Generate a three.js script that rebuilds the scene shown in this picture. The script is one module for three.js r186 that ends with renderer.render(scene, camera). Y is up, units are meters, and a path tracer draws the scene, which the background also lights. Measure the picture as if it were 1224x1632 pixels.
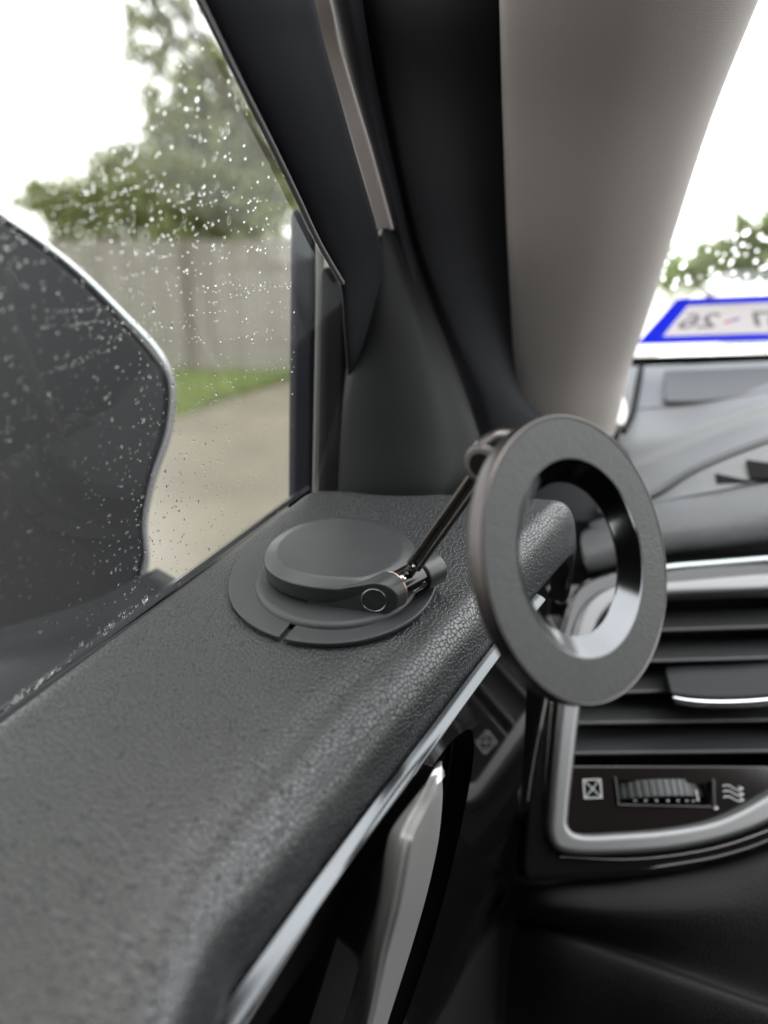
import * as THREE from 'three';
import { mergeGeometries, mergeVertices } from 'three/addons/utils/BufferGeometryUtils.js';
import { RoundedBoxGeometry } from 'three/addons/geometries/RoundedBoxGeometry.js';

// ------------------------------------------------------------------ camera, sky, sun, exposure
const scene = new THREE.Scene();
const V = (x, y, z) => new THREE.Vector3(x, y, z);
const CAM = V(0, 1.2, 0), PITCH = 16.7 * Math.PI / 180, FOV = 67;
const camera = new THREE.PerspectiveCamera(FOV, 0.75, 0.01, 900);
camera.position.copy(CAM);
camera.rotation.set(-PITCH, 0, 0);
camera.focus = 0.275;
camera.userData.fStop = 5.5;
camera.updateMatrixWorld(true);
scene.add(camera);

let seed = 7;
function rnd() { seed |= 0; seed = seed + 0x6D2B79F5 | 0; let t = Math.imul(seed ^ seed >>> 15, 1 | seed); t = t + Math.imul(t ^ t >>> 7, 61 | t) ^ t; return ((t ^ t >>> 14) >>> 0) / 4294967296; }
const rr = (a, b) => a + (b - a) * rnd();
const gauss = () => Math.sqrt(-2 * Math.log(1 - rnd())) * Math.cos(6.2831853 * rnd());
const hash = (x, y, s) => { let h = Math.imul(x, 374761393) + Math.imul(y, 668265263) + Math.imul(s, 974634777) | 0; h = Math.imul(h ^ h >>> 13, 1274126177); return ((h ^ h >>> 16) >>> 0) / 4294967296; };
function vnoise(x, y, per, s) {                                   // tileable value noise
  const xi = Math.floor(x), yi = Math.floor(y), fx = x - xi, fy = y - yi;
  const w = (a) => ((a % per) + per) % per, u = fx * fx * (3 - 2 * fx), v = fy * fy * (3 - 2 * fy);
  const a = hash(w(xi), w(yi), s), b = hash(w(xi + 1), w(yi), s), c = hash(w(xi), w(yi + 1), s), d = hash(w(xi + 1), w(yi + 1), s);
  return (a + (b - a) * u) + ((c + (d - c) * u) - (a + (b - a) * u)) * v;
}
const fbm = (x, y, per, s, o = 4) => { let t = 0, a = 0.5, n = 0; for (let i = 0; i < o; i++) { t += a * vnoise(x * (1 << i), y * (1 << i), per << i, s + i); n += a; a *= 0.5; } return t / n; };

{ // an even overcast sky, a little brighter overhead
  const w = 512, h = 256, d = new Float32Array(w * h * 4);
  for (let j = 0; j < h; j++) for (let i = 0; i < w; i++) {
    const el = (j + 0.5) / h * 180 - 90, s = Math.max(0, Math.sin(el * Math.PI / 180));
    const c = fbm(i / w * 16, j / h * 16, 16, 5, 4);
    const L = 0.85 + 0.5 * s + 0.25 * (c - 0.5);
    const k = 4 * (j * w + i);
    const wm = (1 - s) ** 6; d[k] = L * (0.985 + 0.035 * wm); d[k + 1] = L; d[k + 2] = L * (1.02 - 0.08 * wm); d[k + 3] = 1;
  }
  const t = new THREE.DataTexture(d, w, h, THREE.RGBAFormat, THREE.FloatType);
  t.mapping = THREE.EquirectangularReflectionMapping; t.magFilter = THREE.LinearFilter; t.minFilter = THREE.LinearFilter; t.needsUpdate = true;
  scene.background = t; scene.environment = t;
}
const sun = new THREE.DirectionalLight(0xfff6ea, 0.6);
sun.position.set(-3, 9, -2); sun.castShadow = true; sun.shadow.radius = 50;
sun.shadow.camera.left = sun.shadow.camera.bottom = -30; sun.shadow.camera.right = sun.shadow.camera.top = 30; sun.shadow.camera.far = 60;
sun.shadow.mapSize.set(2048, 2048);
scene.add(sun); scene.add(sun.target);

const renderer = new THREE.WebGLRenderer({ antialias: true });
renderer.setSize(768, 1024);
renderer.toneMapping = THREE.LinearToneMapping;
renderer.toneMappingExposure = 4.9;
renderer.shadowMap.enabled = true;

// ------------------------------------------------------------------ helpers
const FPX = 816 / Math.tan(FOV * Math.PI / 360), cp = Math.cos(PITCH), sp = Math.sin(PITCH);
const ray = (x, y) => { const a = (x - 612) / FPX, b = (816 - y) / FPX; return V(a, b * cp - sp, -b * sp - cp); };
const at = (x, y, d) => ray(x, y).multiplyScalar(d).add(CAM);
const plane = (p, n) => { const m = n.clone().normalize(); if (m.dot(CAM.clone().sub(p)) < 0) m.negate(); return { p: p.clone(), n: m }; }; // its normal looks into the cabin
const on = (x, y, pl, off = 0) => { const r = ray(x, y), q = pl.p.clone().addScaledVector(pl.n, off).sub(CAM); return r.multiplyScalar(q.dot(pl.n) / r.dot(pl.n)).add(CAM); };
const names = {};
const numbered = (n) => { const k = names[n] = (names[n] ?? -1) + 1; return k ? n + '_' + String(k).padStart(3, '0') : n; };
function tag(o, label, category, group, kind) { o.userData = { ...o.userData, label, ...(category && { category }), ...(group && { group }), ...(kind && { kind }) }; return o; }
function thing(name, base, label, category, group) { const g = new THREE.Group(); g.name = numbered(name); g.position.copy(base); g.userData = { label, category }; if (group) g.userData.group = group; g.userData.at0 = undefined; delete g.userData.at0; scene.add(g); g.updateMatrixWorld(true); return g; }
function sub(name, base, parent) { const g = new THREE.Group(); g.name = name; parent.updateMatrixWorld(true); g.position.copy(base).sub(parent.getWorldPosition(V(0, 0, 0))); parent.add(g); g.updateMatrixWorld(true); return g; }
function part(name, geos, mat, parent) {                          // geometry is given in world axes and stored about its parent
  let g = Array.isArray(geos) ? join(geos) : geos;
  parent.updateMatrixWorld(true);
  const w = parent.getWorldPosition(V(0, 0, 0));
  g = g.clone().translate(-w.x, -w.y, -w.z);
  const m = new THREE.Mesh(g, mat); m.name = name; m.castShadow = m.receiveShadow = true; parent.add(m); return m;
}
function single(name, geos, mat, label, category, kind) { const m = new THREE.Mesh(Array.isArray(geos) ? join(geos) : geos, mat); m.name = numbered(name); m.castShadow = m.receiveShadow = true; if (kind === 'structure') m.userData = { kind, ...(label && { label }) }; else tag(m, label, category, null, kind); scene.add(m); return m; }
function join(gs) { return mergeGeometries(gs.map((g) => { const q = g.index ? g.toNonIndexed() : g.clone(); for (const k of Object.keys(q.attributes)) if (!['position', 'normal', 'uv'].includes(k)) q.deleteAttribute(k); if (!q.attributes.uv) q.setAttribute('uv', new THREE.BufferAttribute(new Float32Array(q.attributes.position.count * 2), 2)); return q; })); }
const curve = (pts, closed = false) => new THREE.CatmullRomCurve3(pts, closed, 'centripetal');
const sample = (pts, n) => { const c = curve(pts), o = []; for (let i = 0; i <= n; i++) o.push(c.getPoint(i / n)); return o; };
function loft(rows, nu = 24, nv = 24, thick = 0.002, linear = false) { // a smooth sheet with thickness through rows of points
  const R = rows.map((r) => r.length === nu + 1 ? r : sample(r, nu)), G = [];
  for (let i = 0; i <= nu; i++) { const col = R.map((r) => r[i]); G.push(linear ? col : sample(col, nv)); }
  if (linear) nv = R.length - 1;
  const N = (nu + 1) * (nv + 1), pos = new Float32Array(N * 3), uv = new Float32Array(N * 2), idx = [];
  const mid = Math.floor(nu / 2), vl = [0]; for (let j = 1; j <= nv; j++) vl.push(vl[j - 1] + G[mid][j].distanceTo(G[mid][j - 1]));
  for (let j = 0; j <= nv; j++) { let u = 0; for (let i = 0; i <= nu; i++) { const p = G[i][j], k = j * (nu + 1) + i; if (i) u += p.distanceTo(G[i - 1][j]); pos.set([p.x, p.y, p.z], k * 3); uv.set([u, vl[j]], k * 2); } }
  for (let j = 0; j < nv; j++) for (let i = 0; i < nu; i++) { const a = j * (nu + 1) + i, b = a + 1, c = a + nu + 1, d = c + 1; idx.push(a, b, d, a, d, c); }
  const g = new THREE.BufferGeometry(); g.setAttribute('position', new THREE.BufferAttribute(pos, 3)); g.setAttribute('uv', new THREE.BufferAttribute(uv, 2)); g.setIndex(idx); g.computeVertexNormals();
  let s = 0; const n = g.attributes.normal; for (let k = 0; k < N; k++) s += n.getX(k) * (CAM.x - pos[3 * k]) + n.getY(k) * (CAM.y - pos[3 * k + 1]) + n.getZ(k) * (CAM.z - pos[3 * k + 2]);
  if (s < 0) { for (let q = 0; q < idx.length; q += 3) { const t = idx[q]; idx[q] = idx[q + 1]; idx[q + 1] = t; } g.setIndex(idx); g.computeVertexNormals(); }
  if (!thick) return g;
  const back = g.clone(), bp = back.attributes.position, gn = g.attributes.normal;
  for (let k = 0; k < N; k++) bp.setXYZ(k, pos[3 * k] - gn.getX(k) * thick, pos[3 * k + 1] - gn.getY(k) * thick, pos[3 * k + 2] - gn.getZ(k) * thick);
  const bi = []; for (let q = 0; q < idx.length; q += 3) bi.push(idx[q], idx[q + 2], idx[q + 1]); back.setIndex(bi); back.computeVertexNormals();
  const loop = []; for (let i = 0; i <= nu; i++) loop.push(i); for (let j = 1; j <= nv; j++) loop.push(j * (nu + 1) + nu); for (let i = nu - 1; i >= 0; i--) loop.push(nv * (nu + 1) + i); for (let j = nv - 1; j >= 1; j--) loop.push(j * (nu + 1));
  const sv = [], si = []; loop.forEach((k) => { sv.push(pos[3 * k], pos[3 * k + 1], pos[3 * k + 2], bp.getX(k), bp.getY(k), bp.getZ(k)); });
  const L = loop.length; for (let k = 0; k < L; k++) { const a = 2 * k, b = 2 * ((k + 1) % L); s < 0 ? si.push(a, a + 1, b, b, a + 1, b + 1) : si.push(a, b, a + 1, b, b + 1, a + 1); }
  const side = new THREE.BufferGeometry(); side.setAttribute('position', new THREE.BufferAttribute(new Float32Array(sv), 3)); side.setIndex(si); side.computeVertexNormals();
  return join([g, back, side]);
}
function basis(pl) { const n = pl.n.clone(); if (n.dot(CAM.clone().sub(pl.p)) < 0) n.negate(); const u = V(0, 1, 0).cross(n).normalize(), v = n.clone().cross(u); return { n, u, v, p: pl.p }; }
const M4 = (u, v, n, p) => new THREE.Matrix4().makeBasis(u, v, n).setPosition(p);
const smooth2 = (pts, k = 8, closed = true) => { const c = new THREE.CatmullRomCurve3(pts.map((p) => V(p.x, p.y, 0)), closed, 'centripetal'), o = []; const n = pts.length * k; for (let i = 0; i < n; i++) { const q = c.getPoint(i / n); o.push(new THREE.Vector2(q.x, q.y)); } return o; };
function plate(px, pl, { off = 0, t = 0.002, bevel = 0.0004, round = false, holes = [], seg = 3, roundHoles = round } = {}) { // an outline on a plane, given thickness and bevelled edges; its front lies at off
  const b = basis(pl), to2 = (q) => { const w = on(q[0], q[1], { p: pl.p, n: b.n }, off).sub(b.p); return new THREE.Vector2(w.dot(b.u), w.dot(b.v)); };
  let o = px.map(to2); if (round) o = smooth2(o);
  const s = new THREE.Shape(o);
  for (const h of holes) { let q = h.map(to2); if (roundHoles) q = smooth2(q); s.holes.push(new THREE.Path(q)); }
  const g = new THREE.ExtrudeGeometry(s, { depth: Math.max(1e-5, t - 2 * bevel), bevelEnabled: bevel > 0, bevelThickness: bevel, bevelSize: bevel, bevelOffset: -bevel, bevelSegments: seg, curveSegments: 8 });
  g.translate(0, 0, off - t + bevel); g.applyMatrix4(M4(b.u, b.v, b.n, b.p)); return g;
}
function rod(pts, r, seg = 40, rs = 12, closed = false) { return new THREE.TubeGeometry(curve(pts, closed), seg, r, rs, closed); }
function rods(pts, r, seg = 40, rs = 12) { const c = [rod(pts, r, seg, rs)]; for (const p of [pts[0], pts[pts.length - 1]]) { const s = new THREE.SphereGeometry(r, 12, 8); s.translate(p.x, p.y, p.z); c.push(s); } return c; }
function lathe(profile, n, p, seg = 96) { // profile [r, h] round an axis n through p
  const g = new THREE.LatheGeometry(profile.map(([r, h]) => new THREE.Vector2(Math.max(r, 1e-6), h)), seg);
  let L = 0, R = 0; profile.forEach(([r, h], i) => { R = Math.max(R, r); if (i) L += Math.hypot(r - profile[i - 1][0], h - profile[i - 1][1]); });
  const uv = g.attributes.uv; for (let i = 0; i < uv.count; i++) uv.setXY(i, uv.getX(i) * 6.2832 * R, uv.getY(i) * L);
  g.applyQuaternion(new THREE.Quaternion().setFromUnitVectors(V(0, 1, 0), n.clone().normalize())); g.translate(p.x, p.y, p.z); return g;
}
function cyl(a, b, r, seg = 40, ch = 0.0006) { const d = b.clone().sub(a), L = d.length(); return lathe([[0, 0], [r - ch, 0], [r - ch * 0.3, ch * 0.3], [r, ch], [r, L - ch], [r - ch * 0.3, L - ch * 0.3], [r - ch, L], [0, L]], d, a, seg); }
function crease(g, a = 0.6) { // hard edges stay hard in a turned profile
  return g;
}
function boxAt(w, h, d, m) { const g = new THREE.BoxGeometry(w, h, d); g.applyMatrix4(m); return g; }

// ------------------------------------------------------------------ procedural textures and materials
function tex(n, f, rep = 1, rgb = false) { // n x n texture, f(u, v) -> 0..1 or [r, g, b] in sRGB
  const d = new Uint8Array(n * n * 4);
  for (let j = 0; j < n; j++) for (let i = 0; i < n; i++) { const k = 4 * (j * n + i), v = f(i / n, j / n); if (rgb) { d[k] = v[0] * 255; d[k + 1] = v[1] * 255; d[k + 2] = v[2] * 255; } else d[k] = d[k + 1] = d[k + 2] = Math.max(0, Math.min(255, v * 255)); d[k + 3] = 255; }
  const t = new THREE.DataTexture(d, n, n); t.wrapS = t.wrapT = THREE.RepeatWrapping; t.magFilter = THREE.LinearFilter; t.minFilter = THREE.LinearMipmapLinearFilter; t.generateMipmaps = true; t.repeat.set(rep, rep); if (rgb) t.colorSpace = THREE.SRGBColorSpace; t.needsUpdate = true; return t;
}
function cellTexture(cells, rep, squash) { // pebbled leather: cells parted by fine furrows
  const P = []; for (let j = 0; j < cells; j++) for (let i = 0; i < cells; i++) P.push([hash(i, j, 11) * 0.95, hash(i, j, 12) * 0.95, hash(i, j, 13)]);
  return tex(1024, (u, v) => {
    const wx = (fbm(u * 8, v * 8, 8, 31, 3) - 0.5) * 1.1, wy = (fbm(u * 8, v * 8, 8, 41, 3) - 0.5) * 1.1;
    const x = u * cells + wx, y = v * cells + wy, xi = Math.floor(x), yi = Math.floor(y); let f1 = 9, f2 = 9, id = 0;
    for (let b = -2; b <= 2; b++) for (let a = -2; a <= 2; a++) { const cx = ((xi + a) % cells + cells) % cells, cy = ((yi + b) % cells + cells) % cells, q = P[cy * cells + cx]; const dx = xi + a + q[0] - x, dy = (yi + b + q[1] - y) * squash, d = Math.sqrt(dx * dx + dy * dy); if (d < f1) { f2 = f1; f1 = d; id = q[2]; } else if (d < f2) f2 = d; }
    const e = Math.min(1, (f2 - f1) / 0.3), s = e * e * (3 - 2 * e);
    return 0.12 + 0.66 * s * (0.8 + 0.2 * id) + 0.05 * fbm(u * 64, v * 64, 64, 3, 2) * s - 0.14 * f1 * f1;
  }, rep);
}
const leatherBump = cellTexture(30, 1 / 0.05, 1.15);
const dashBump = cellTexture(30, 1 / 0.06, 1.15);
const grain = tex(512, (u, v) => fbm(u * 96, v * 96, 96, 8, 3), 1 / 0.03);
const coarse = tex(256, (u, v) => 0.5 + 0.5 * fbm(u * 8, v * 8, 8, 21, 4), 1 / 0.09);
const leatherRough = (() => { const t = leatherBump.clone(), a = leatherBump.image.data, d = new Uint8Array(a.length); for (let i = 0; i < a.length; i += 4) { const h = Math.min(1, a[i] / 205); d[i] = d[i + 1] = d[i + 2] = 255 * (1 - 0.5 * h); d[i + 3] = 255; } const r = new THREE.DataTexture(d, 1024, 1024); r.wrapS = r.wrapT = THREE.RepeatWrapping; r.magFilter = THREE.LinearFilter; r.minFilter = THREE.LinearMipmapLinearFilter; r.generateMipmaps = true; r.repeat.copy(t.repeat); r.needsUpdate = true; return r; })(); // the furrows are duller than the pebbles
const leatherGloss = (() => { const t = leatherRough, a = leatherBump.image.data, d = new Uint8Array(a.length); for (let i = 0; i < a.length; i += 4) { const h = Math.max(0, Math.min(1, (a[i] - 40) / 120)); d[i] = d[i + 1] = d[i + 2] = 255; d[i + 3] = 255 * (0.5 + 0.5 * h); } const r = new THREE.DataTexture(d, 1024, 1024); r.wrapS = r.wrapT = THREE.RepeatWrapping; r.magFilter = THREE.LinearFilter; r.minFilter = THREE.LinearMipmapLinearFilter; r.generateMipmaps = true; r.repeat.copy(t.repeat); r.needsUpdate = true; return r; })();
const speckle = tex(512, (u, v) => { const a = fbm(u * 170, v * 170, 170, 91, 2), b = hash(Math.floor(u * 512), Math.floor(v * 512), 92); const k = 0.78 + 0.16 * a + 0.1 * b + (b > 0.985 ? 0.12 : 0); return [k, k, k]; }, 1 / 0.045, true);
const dusty = tex(1024, (u, v) => { const b = hash(Math.floor(u * 1024), Math.floor(v * 1024), 93), sm = fbm(u * 5, v * 5, 5, 94, 5); const k = 0.84 + 0.14 * sm + (b > 0.9975 ? 0.16 : 0); return [k, k, k]; }, 1 / 0.09, true);
const weave = tex(512, (u, v) => 0.5 + 0.22 * Math.sin(u * 6.2832 * 64) * Math.cos(v * 6.2832 * 4) * 0.6 + 0.35 * (fbm(u * 160, v * 60, 160, 9, 2) - 0.5) + 0.3 * Math.sin(v * 6.2832 * 56) * 0.5, 1 / 0.06);
const fineDust = tex(512, (u, v) => { const s = hash(Math.floor(u * 512), Math.floor(v * 512), 77); return 0.62 + 0.2 * fbm(u * 6, v * 6, 6, 51, 4) + (s > 0.994 ? 0.3 : 0); }, 1 / 0.05);
const std = (o) => new THREE.MeshPhysicalMaterial(o);
const lin = (r, g = r, b = r) => new THREE.Color().setRGB(r, g, b);
const M = {
  leather: std({ name: 'black leather', color: lin(0.0105, 0.011, 0.012), roughness: 0.66, roughnessMap: leatherRough, ior: 1.66, specularIntensityMap: leatherGloss, bumpMap: leatherBump, bumpScale: 0.00026 }),
  dashTop: std({ name: 'dash vinyl', color: lin(0.075, 0.078, 0.08), roughness: 0.5, bumpMap: grain, bumpScale: 0.00006 }),
  dashLeather: std({ name: 'dash leather', color: lin(0.06, 0.062, 0.064), roughness: 0.5, bumpMap: dashBump, bumpScale: 0.0006 }),
  lowerDash: std({ name: 'lower dash vinyl', color: lin(0.007), roughness: 0.7, specularIntensity: 0.45, bumpMap: dashBump, bumpScale: 0.0002 }),
  speaker: std({ name: 'speaker cloth', color: lin(0.045, 0.047, 0.049), roughness: 0.75, bumpMap: weave, bumpScale: 0.0002 }),
  matte: std({ name: 'soft touch black', color: lin(0.029, 0.0296, 0.031), map: dusty, roughness: 0.52, roughnessMap: fineDust, bumpMap: grain, bumpScale: 0.00002 }),
  padBlack: std({ name: 'pad black', color: lin(0.02, 0.021, 0.0225), roughness: 0.48, bumpMap: grain, bumpScale: 0.00003 }),
  foam: std({ name: 'foam tape', color: lin(0.06), roughness: 0.9 }),
  ringFace: std({ name: 'rubber face', color: lin(0.029, 0.0318, 0.0313), map: speckle, roughness: 0.68, bumpMap: grain, bumpScale: 0.0002 }),
  gunmetal: std({ name: 'gunmetal', color: lin(0.085, 0.077, 0.077), metalness: 1, roughness: 0.36 }),
  blackGloss: std({ name: 'black gloss', color: lin(0.006), roughness: 0.12 }),
  piano: std({ name: 'piano black', color: lin(0.005, 0.0045, 0.0045), roughness: 0.05, specularIntensity: 1 }),
  pianoBrown: std({ name: 'dark gloss fascia', color: lin(0.007, 0.0058, 0.0053), roughness: 0.1 }),
  bevelGloss: std({ name: 'dark chrome bevel', color: lin(0.1, 0.104, 0.108), metalness: 1, roughness: 0.12 }),
  darkChrome: std({ name: 'dark chrome', color: lin(0.13, 0.12, 0.115), metalness: 1, roughness: 0.14 }),
  chrome: std({ name: 'chrome', color: lin(0.7), metalness: 1, roughness: 0.1 }),
  copper: std({ name: 'copper', color: lin(0.6, 0.4, 0.32), metalness: 1, roughness: 0.3 }),
  strip: std({ name: 'gloss strip', color: lin(0.085, 0.09, 0.093), metalness: 1, roughness: 0.14 }),
  satin: std({ name: 'satin silver', color: lin(0.15, 0.15, 0.15), metalness: 0.75, roughness: 0.42, bumpMap: grain, bumpScale: 0.00001 }),
  slat: std({ name: 'slat black', color: lin(0.022, 0.0225, 0.023), roughness: 0.42 }),
  black: std({ name: 'dull black', color: lin(0.005), roughness: 0.85, specularIntensity: 0.25 }),
  print: std({ name: 'white print', color: lin(0.36), roughness: 0.6 }),
  fabric: std({ name: 'pillar cloth', color: lin(0.232, 0.213, 0.196), roughness: 0.95, bumpMap: weave, bumpScale: 0.00009, sheen: 0.3, sheenColor: lin(0.5), sheenRoughness: 0.6 }),
  frame: std({ name: 'frame charcoal', color: lin(0.0075, 0.008, 0.0098), roughness: 0.8, specularIntensity: 0.2, bumpMap: grain, bumpScale: 0.00006 }),
  cover: std({ name: 'corner cover', color: lin(0.0038, 0.004, 0.0042), roughness: 0.55, specularIntensity: 0.2, bumpMap: grain, bumpScale: 0.00006 }),
  rubber: std({ name: 'rubber', color: lin(0.008, 0.0085, 0.0105), roughness: 0.55, specularIntensity: 0.5 }),
  jamb: std({ name: 'jamb dark', color: lin(0.032, 0.033, 0.036), roughness: 0.85, specularIntensity: 0.4, bumpMap: grain, bumpScale: 0.00008 }),
  lightTrim: std({ name: 'light trim', color: lin(0.24, 0.22, 0.21), roughness: 0.6 }),
  silverPaint: std({ name: 'silver paint', color: lin(0.55, 0.56, 0.57), metalness: 0.35, roughness: 0.35, clearcoat: 1, clearcoatRoughness: 0.05 }),
  mirrorBlack: std({ name: 'mirror inner', color: lin(0.013, 0.0135, 0.017), roughness: 0.35, specularIntensity: 0.4 }),
  tinted: std({ name: 'tinted pane', color: lin(0.6, 0.62, 0.605), transmission: 1, thickness: 0, roughness: 0, ior: 1.5, specularIntensity: 0.55 }),
  glass: std({ name: 'pane', color: lin(0.93, 0.95, 0.94), transmission: 1, thickness: 0, roughness: 0, ior: 1.5 }),
  water: std({ name: 'water', color: lin(1), transmission: 1, thickness: 0.002, roughness: 0, ior: 1.33 }),
  roof: std({ name: 'headliner', color: lin(0.16, 0.15, 0.14), roughness: 0.95 }),
  carpet: std({ name: 'carpet', color: lin(0.012), roughness: 0.95 }),
};


// ------------------------------------------------------------------ reference planes of the cabin
const n = V(0, Math.cos(13 * Math.PI / 180), Math.sin(13 * Math.PI / 180));      // the door's top leans a little towards the seat
const O = at(530, 938, 0.27), TOP = plane(O, n);
const ux = V(1, 0, 0), uy = n.clone().cross(ux);
if (uy.z > 0) uy.negate();
const base = (x, y, h) => O.clone().addScaledVector(ux, x / 1000).addScaledVector(uy, y / 1000).addScaledVector(n, h / 1000); // mm on the door top
const sillA = on(0, 1145, TOP), sillB = on(480, 790, TOP), e1 = sillB.clone().sub(sillA).normalize();
const fwd = V(e1.x, 0, e1.z).normalize(), rt = V(-fwd.z, 0, fwd.x);
const car = (a, h, b) => CAM.clone().addScaledVector(rt, a).add(V(0, h, 0)).addScaledVector(fwd, b);
const glassUp = V(0, 1, 0).addScaledVector(rt, 0.22).normalize();
const GL = plane(sillA.clone().addScaledVector(rt, -0.006), e1.clone().cross(glassUp));
const sillLine = (s) => sillA.clone().addScaledVector(e1, s);

// ------------------------------------------------------------------ ground, verge, fence, trees
{
  const road = tex(512, (u, v) => { const a = fbm(u * 6, v * 6, 6, 61, 5), b = hash(Math.floor(u * 512), Math.floor(v * 512), 62) * 0.06; const k = 0.315 + 0.11 * a + b; return [k * 1.07, k * 0.99, k * 0.87]; }, 1 / 3, true);
  const g = new THREE.PlaneGeometry(900, 900); g.rotateX(-Math.PI / 2); const uv = g.attributes.uv; for (let i = 0; i < uv.count; i++) uv.setXY(i, uv.getX(i) * 900, uv.getY(i) * 900);
  single('ground', g, std({ name: 'wet asphalt', map: road, roughness: 0.42, roughnessMap: coarse.clone() }), 'wet grey brown asphalt around the car', null, 'structure');
  const gt = tex(512, (u, v) => { const a = fbm(u * 40, v * 40, 40, 71, 3), b = fbm(u * 5, v * 5, 5, 72, 3); return [0.35 + 0.12 * a + 0.1 * b, 0.41 + 0.14 * a + 0.04 * b, 0.23 + 0.08 * a]; }, 1 / 2.5, true);
  const s = new THREE.Shape(); const q = [[-14, -10.1], [-1.2, -10.4], [6, -11], [6, -14], [-14, -14]];
  [[-14, -5.6], [-4.5, -5.8], [-2.4, -6.2], [-1.9, -7.0], [-1.5, -8.6], [-1.2, -9.7], [-0.4, -10.1], [1.5, -10.3], [1.5, -14], [-14, -14]].forEach(([x, z], i) => i ? s.lineTo(x, -z) : s.moveTo(x, -z));
  const v = new THREE.ShapeGeometry(s); v.rotateX(-Math.PI / 2); v.translate(0, 0.02, 0);
  single('grass_verge', v, std({ name: 'grass', map: gt, roughness: 0.95 }), 'green grass verge in front of the fence', null, 'structure');
  // blades along the verge
  const bl = new THREE.BufferGeometry(); bl.setAttribute('position', new THREE.BufferAttribute(new Float32Array([-0.006, 0, 0, 0.006, 0, 0, 0.002, 0.07, 0.02]), 3)); bl.setAttribute('normal', new THREE.BufferAttribute(new Float32Array([0, 0.6, 0.8, 0, 0.6, 0.8, 0, 0.6, 0.8]), 3));
  const N = 16000, im = new THREE.InstancedMesh(bl, std({ name: 'blade', color: lin(0.18, 0.22, 0.085), roughness: 0.9, side: THREE.DoubleSide }), N), m = new THREE.Matrix4(), qn = new THREE.Quaternion();
  for (let i = 0; i < N; i++) { const z = rr(-10.4, -6.4), x = rr(-5, -0.4), lim = x < -2.2 ? -6.4 : -6.7 - (x + 2.05) * 3.6; qn.setFromEuler(new THREE.Euler(rr(-0.4, 0.4), rr(0, 6.28), rr(-0.4, 0.4))); m.compose(V(x, 0.02, z < lim ? z : Math.max(-10.4, lim - 0.6 * rnd() * rnd())), qn, V(1, rr(0.6, 1.6), 1)); im.setMatrixAt(i, m); im.setColorAt(i, lin(rr(0.7, 1.3), rr(0.8, 1.2), rr(0.6, 1.1))); }
  im.name = 'grass_blades'; tag(im, 'short green grass blades on the verge by the fence', 'grass', null, 'stuff'); im.castShadow = im.receiveShadow = true; scene.add(im);
}
{
  const f = thing('board_fence', V(-3, 0, -10.6), 'weathered grey timber board fence behind the grass verge', 'fence');
  const mats = [0, 1, 2, 3, 4].map((i) => std({ name: 'weathered board', color: lin(0.205 + 0.006 * i, 0.186 + 0.0055 * i, 0.164 + 0.005 * i), roughness: 0.9, bumpMap: coarse, bumpScale: 0.003 }));
  const w = 0.145, bx = new RoundedBoxGeometry(w - 0.008, 1.66, 0.022, 1, 0.004);
  for (let i = 0; i < 62; i++) { const p = new THREE.Mesh(bx, mats[Math.floor(rnd() * 5)]); p.name = 'board'; p.position.set(-5.6 + i * w - 0.1 * 0, 0.86 + rr(-0.01, 0.01), rr(-0.004, 0.004) + 0.02 * (i * w - 4)); p.rotation.z = rr(-0.004, 0.004); p.castShadow = p.receiveShadow = true; f.add(p); }
  for (const x of [-4.4, -2, 0.43, 2.9]) { const p = new THREE.Mesh(new RoundedBoxGeometry(0.09, 1.7, 0.09, 1, 0.006), std({ name: 'post wood', color: lin(0.15, 0.125, 0.105), roughness: 0.9 })); p.name = 'post'; p.position.set(x, 0.85, 0.05 + 0.02 * x); p.castShadow = p.receiveShadow = true; f.add(p); }
  for (const y of [0.4, 1.35]) { const p = new THREE.Mesh(new RoundedBoxGeometry(9, 0.09, 0.04, 1, 0.005), mats[0]); p.name = 'rail'; p.position.set(-1.2, y, -0.06); p.castShadow = p.receiveShadow = true; f.add(p); }
  f.updateMatrixWorld(true);
}
const leafG = (() => { const g = new THREE.BufferGeometry(); g.setAttribute('position', new THREE.BufferAttribute(new Float32Array([0, -0.5, 0, 0.24, -0.1, 0.05, 0.16, 0.28, 0.02, 0, 0.5, -0.05, -0.16, 0.28, 0.02, -0.24, -0.1, 0.05]), 3)); g.setIndex([0, 1, 5, 1, 2, 5, 2, 4, 5, 2, 3, 4]); g.computeVertexNormals(); return g; })();
const leafM = std({ name: 'leaf', color: lin(0.19, 0.215, 0.066), roughness: 0.7, transmission: 0.45, thickness: 0, side: THREE.DoubleSide });
const barkM = std({ name: 'bark', color: lin(0.09, 0.075, 0.06), roughness: 0.95, bumpMap: coarse, bumpScale: 0.01 });
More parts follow.
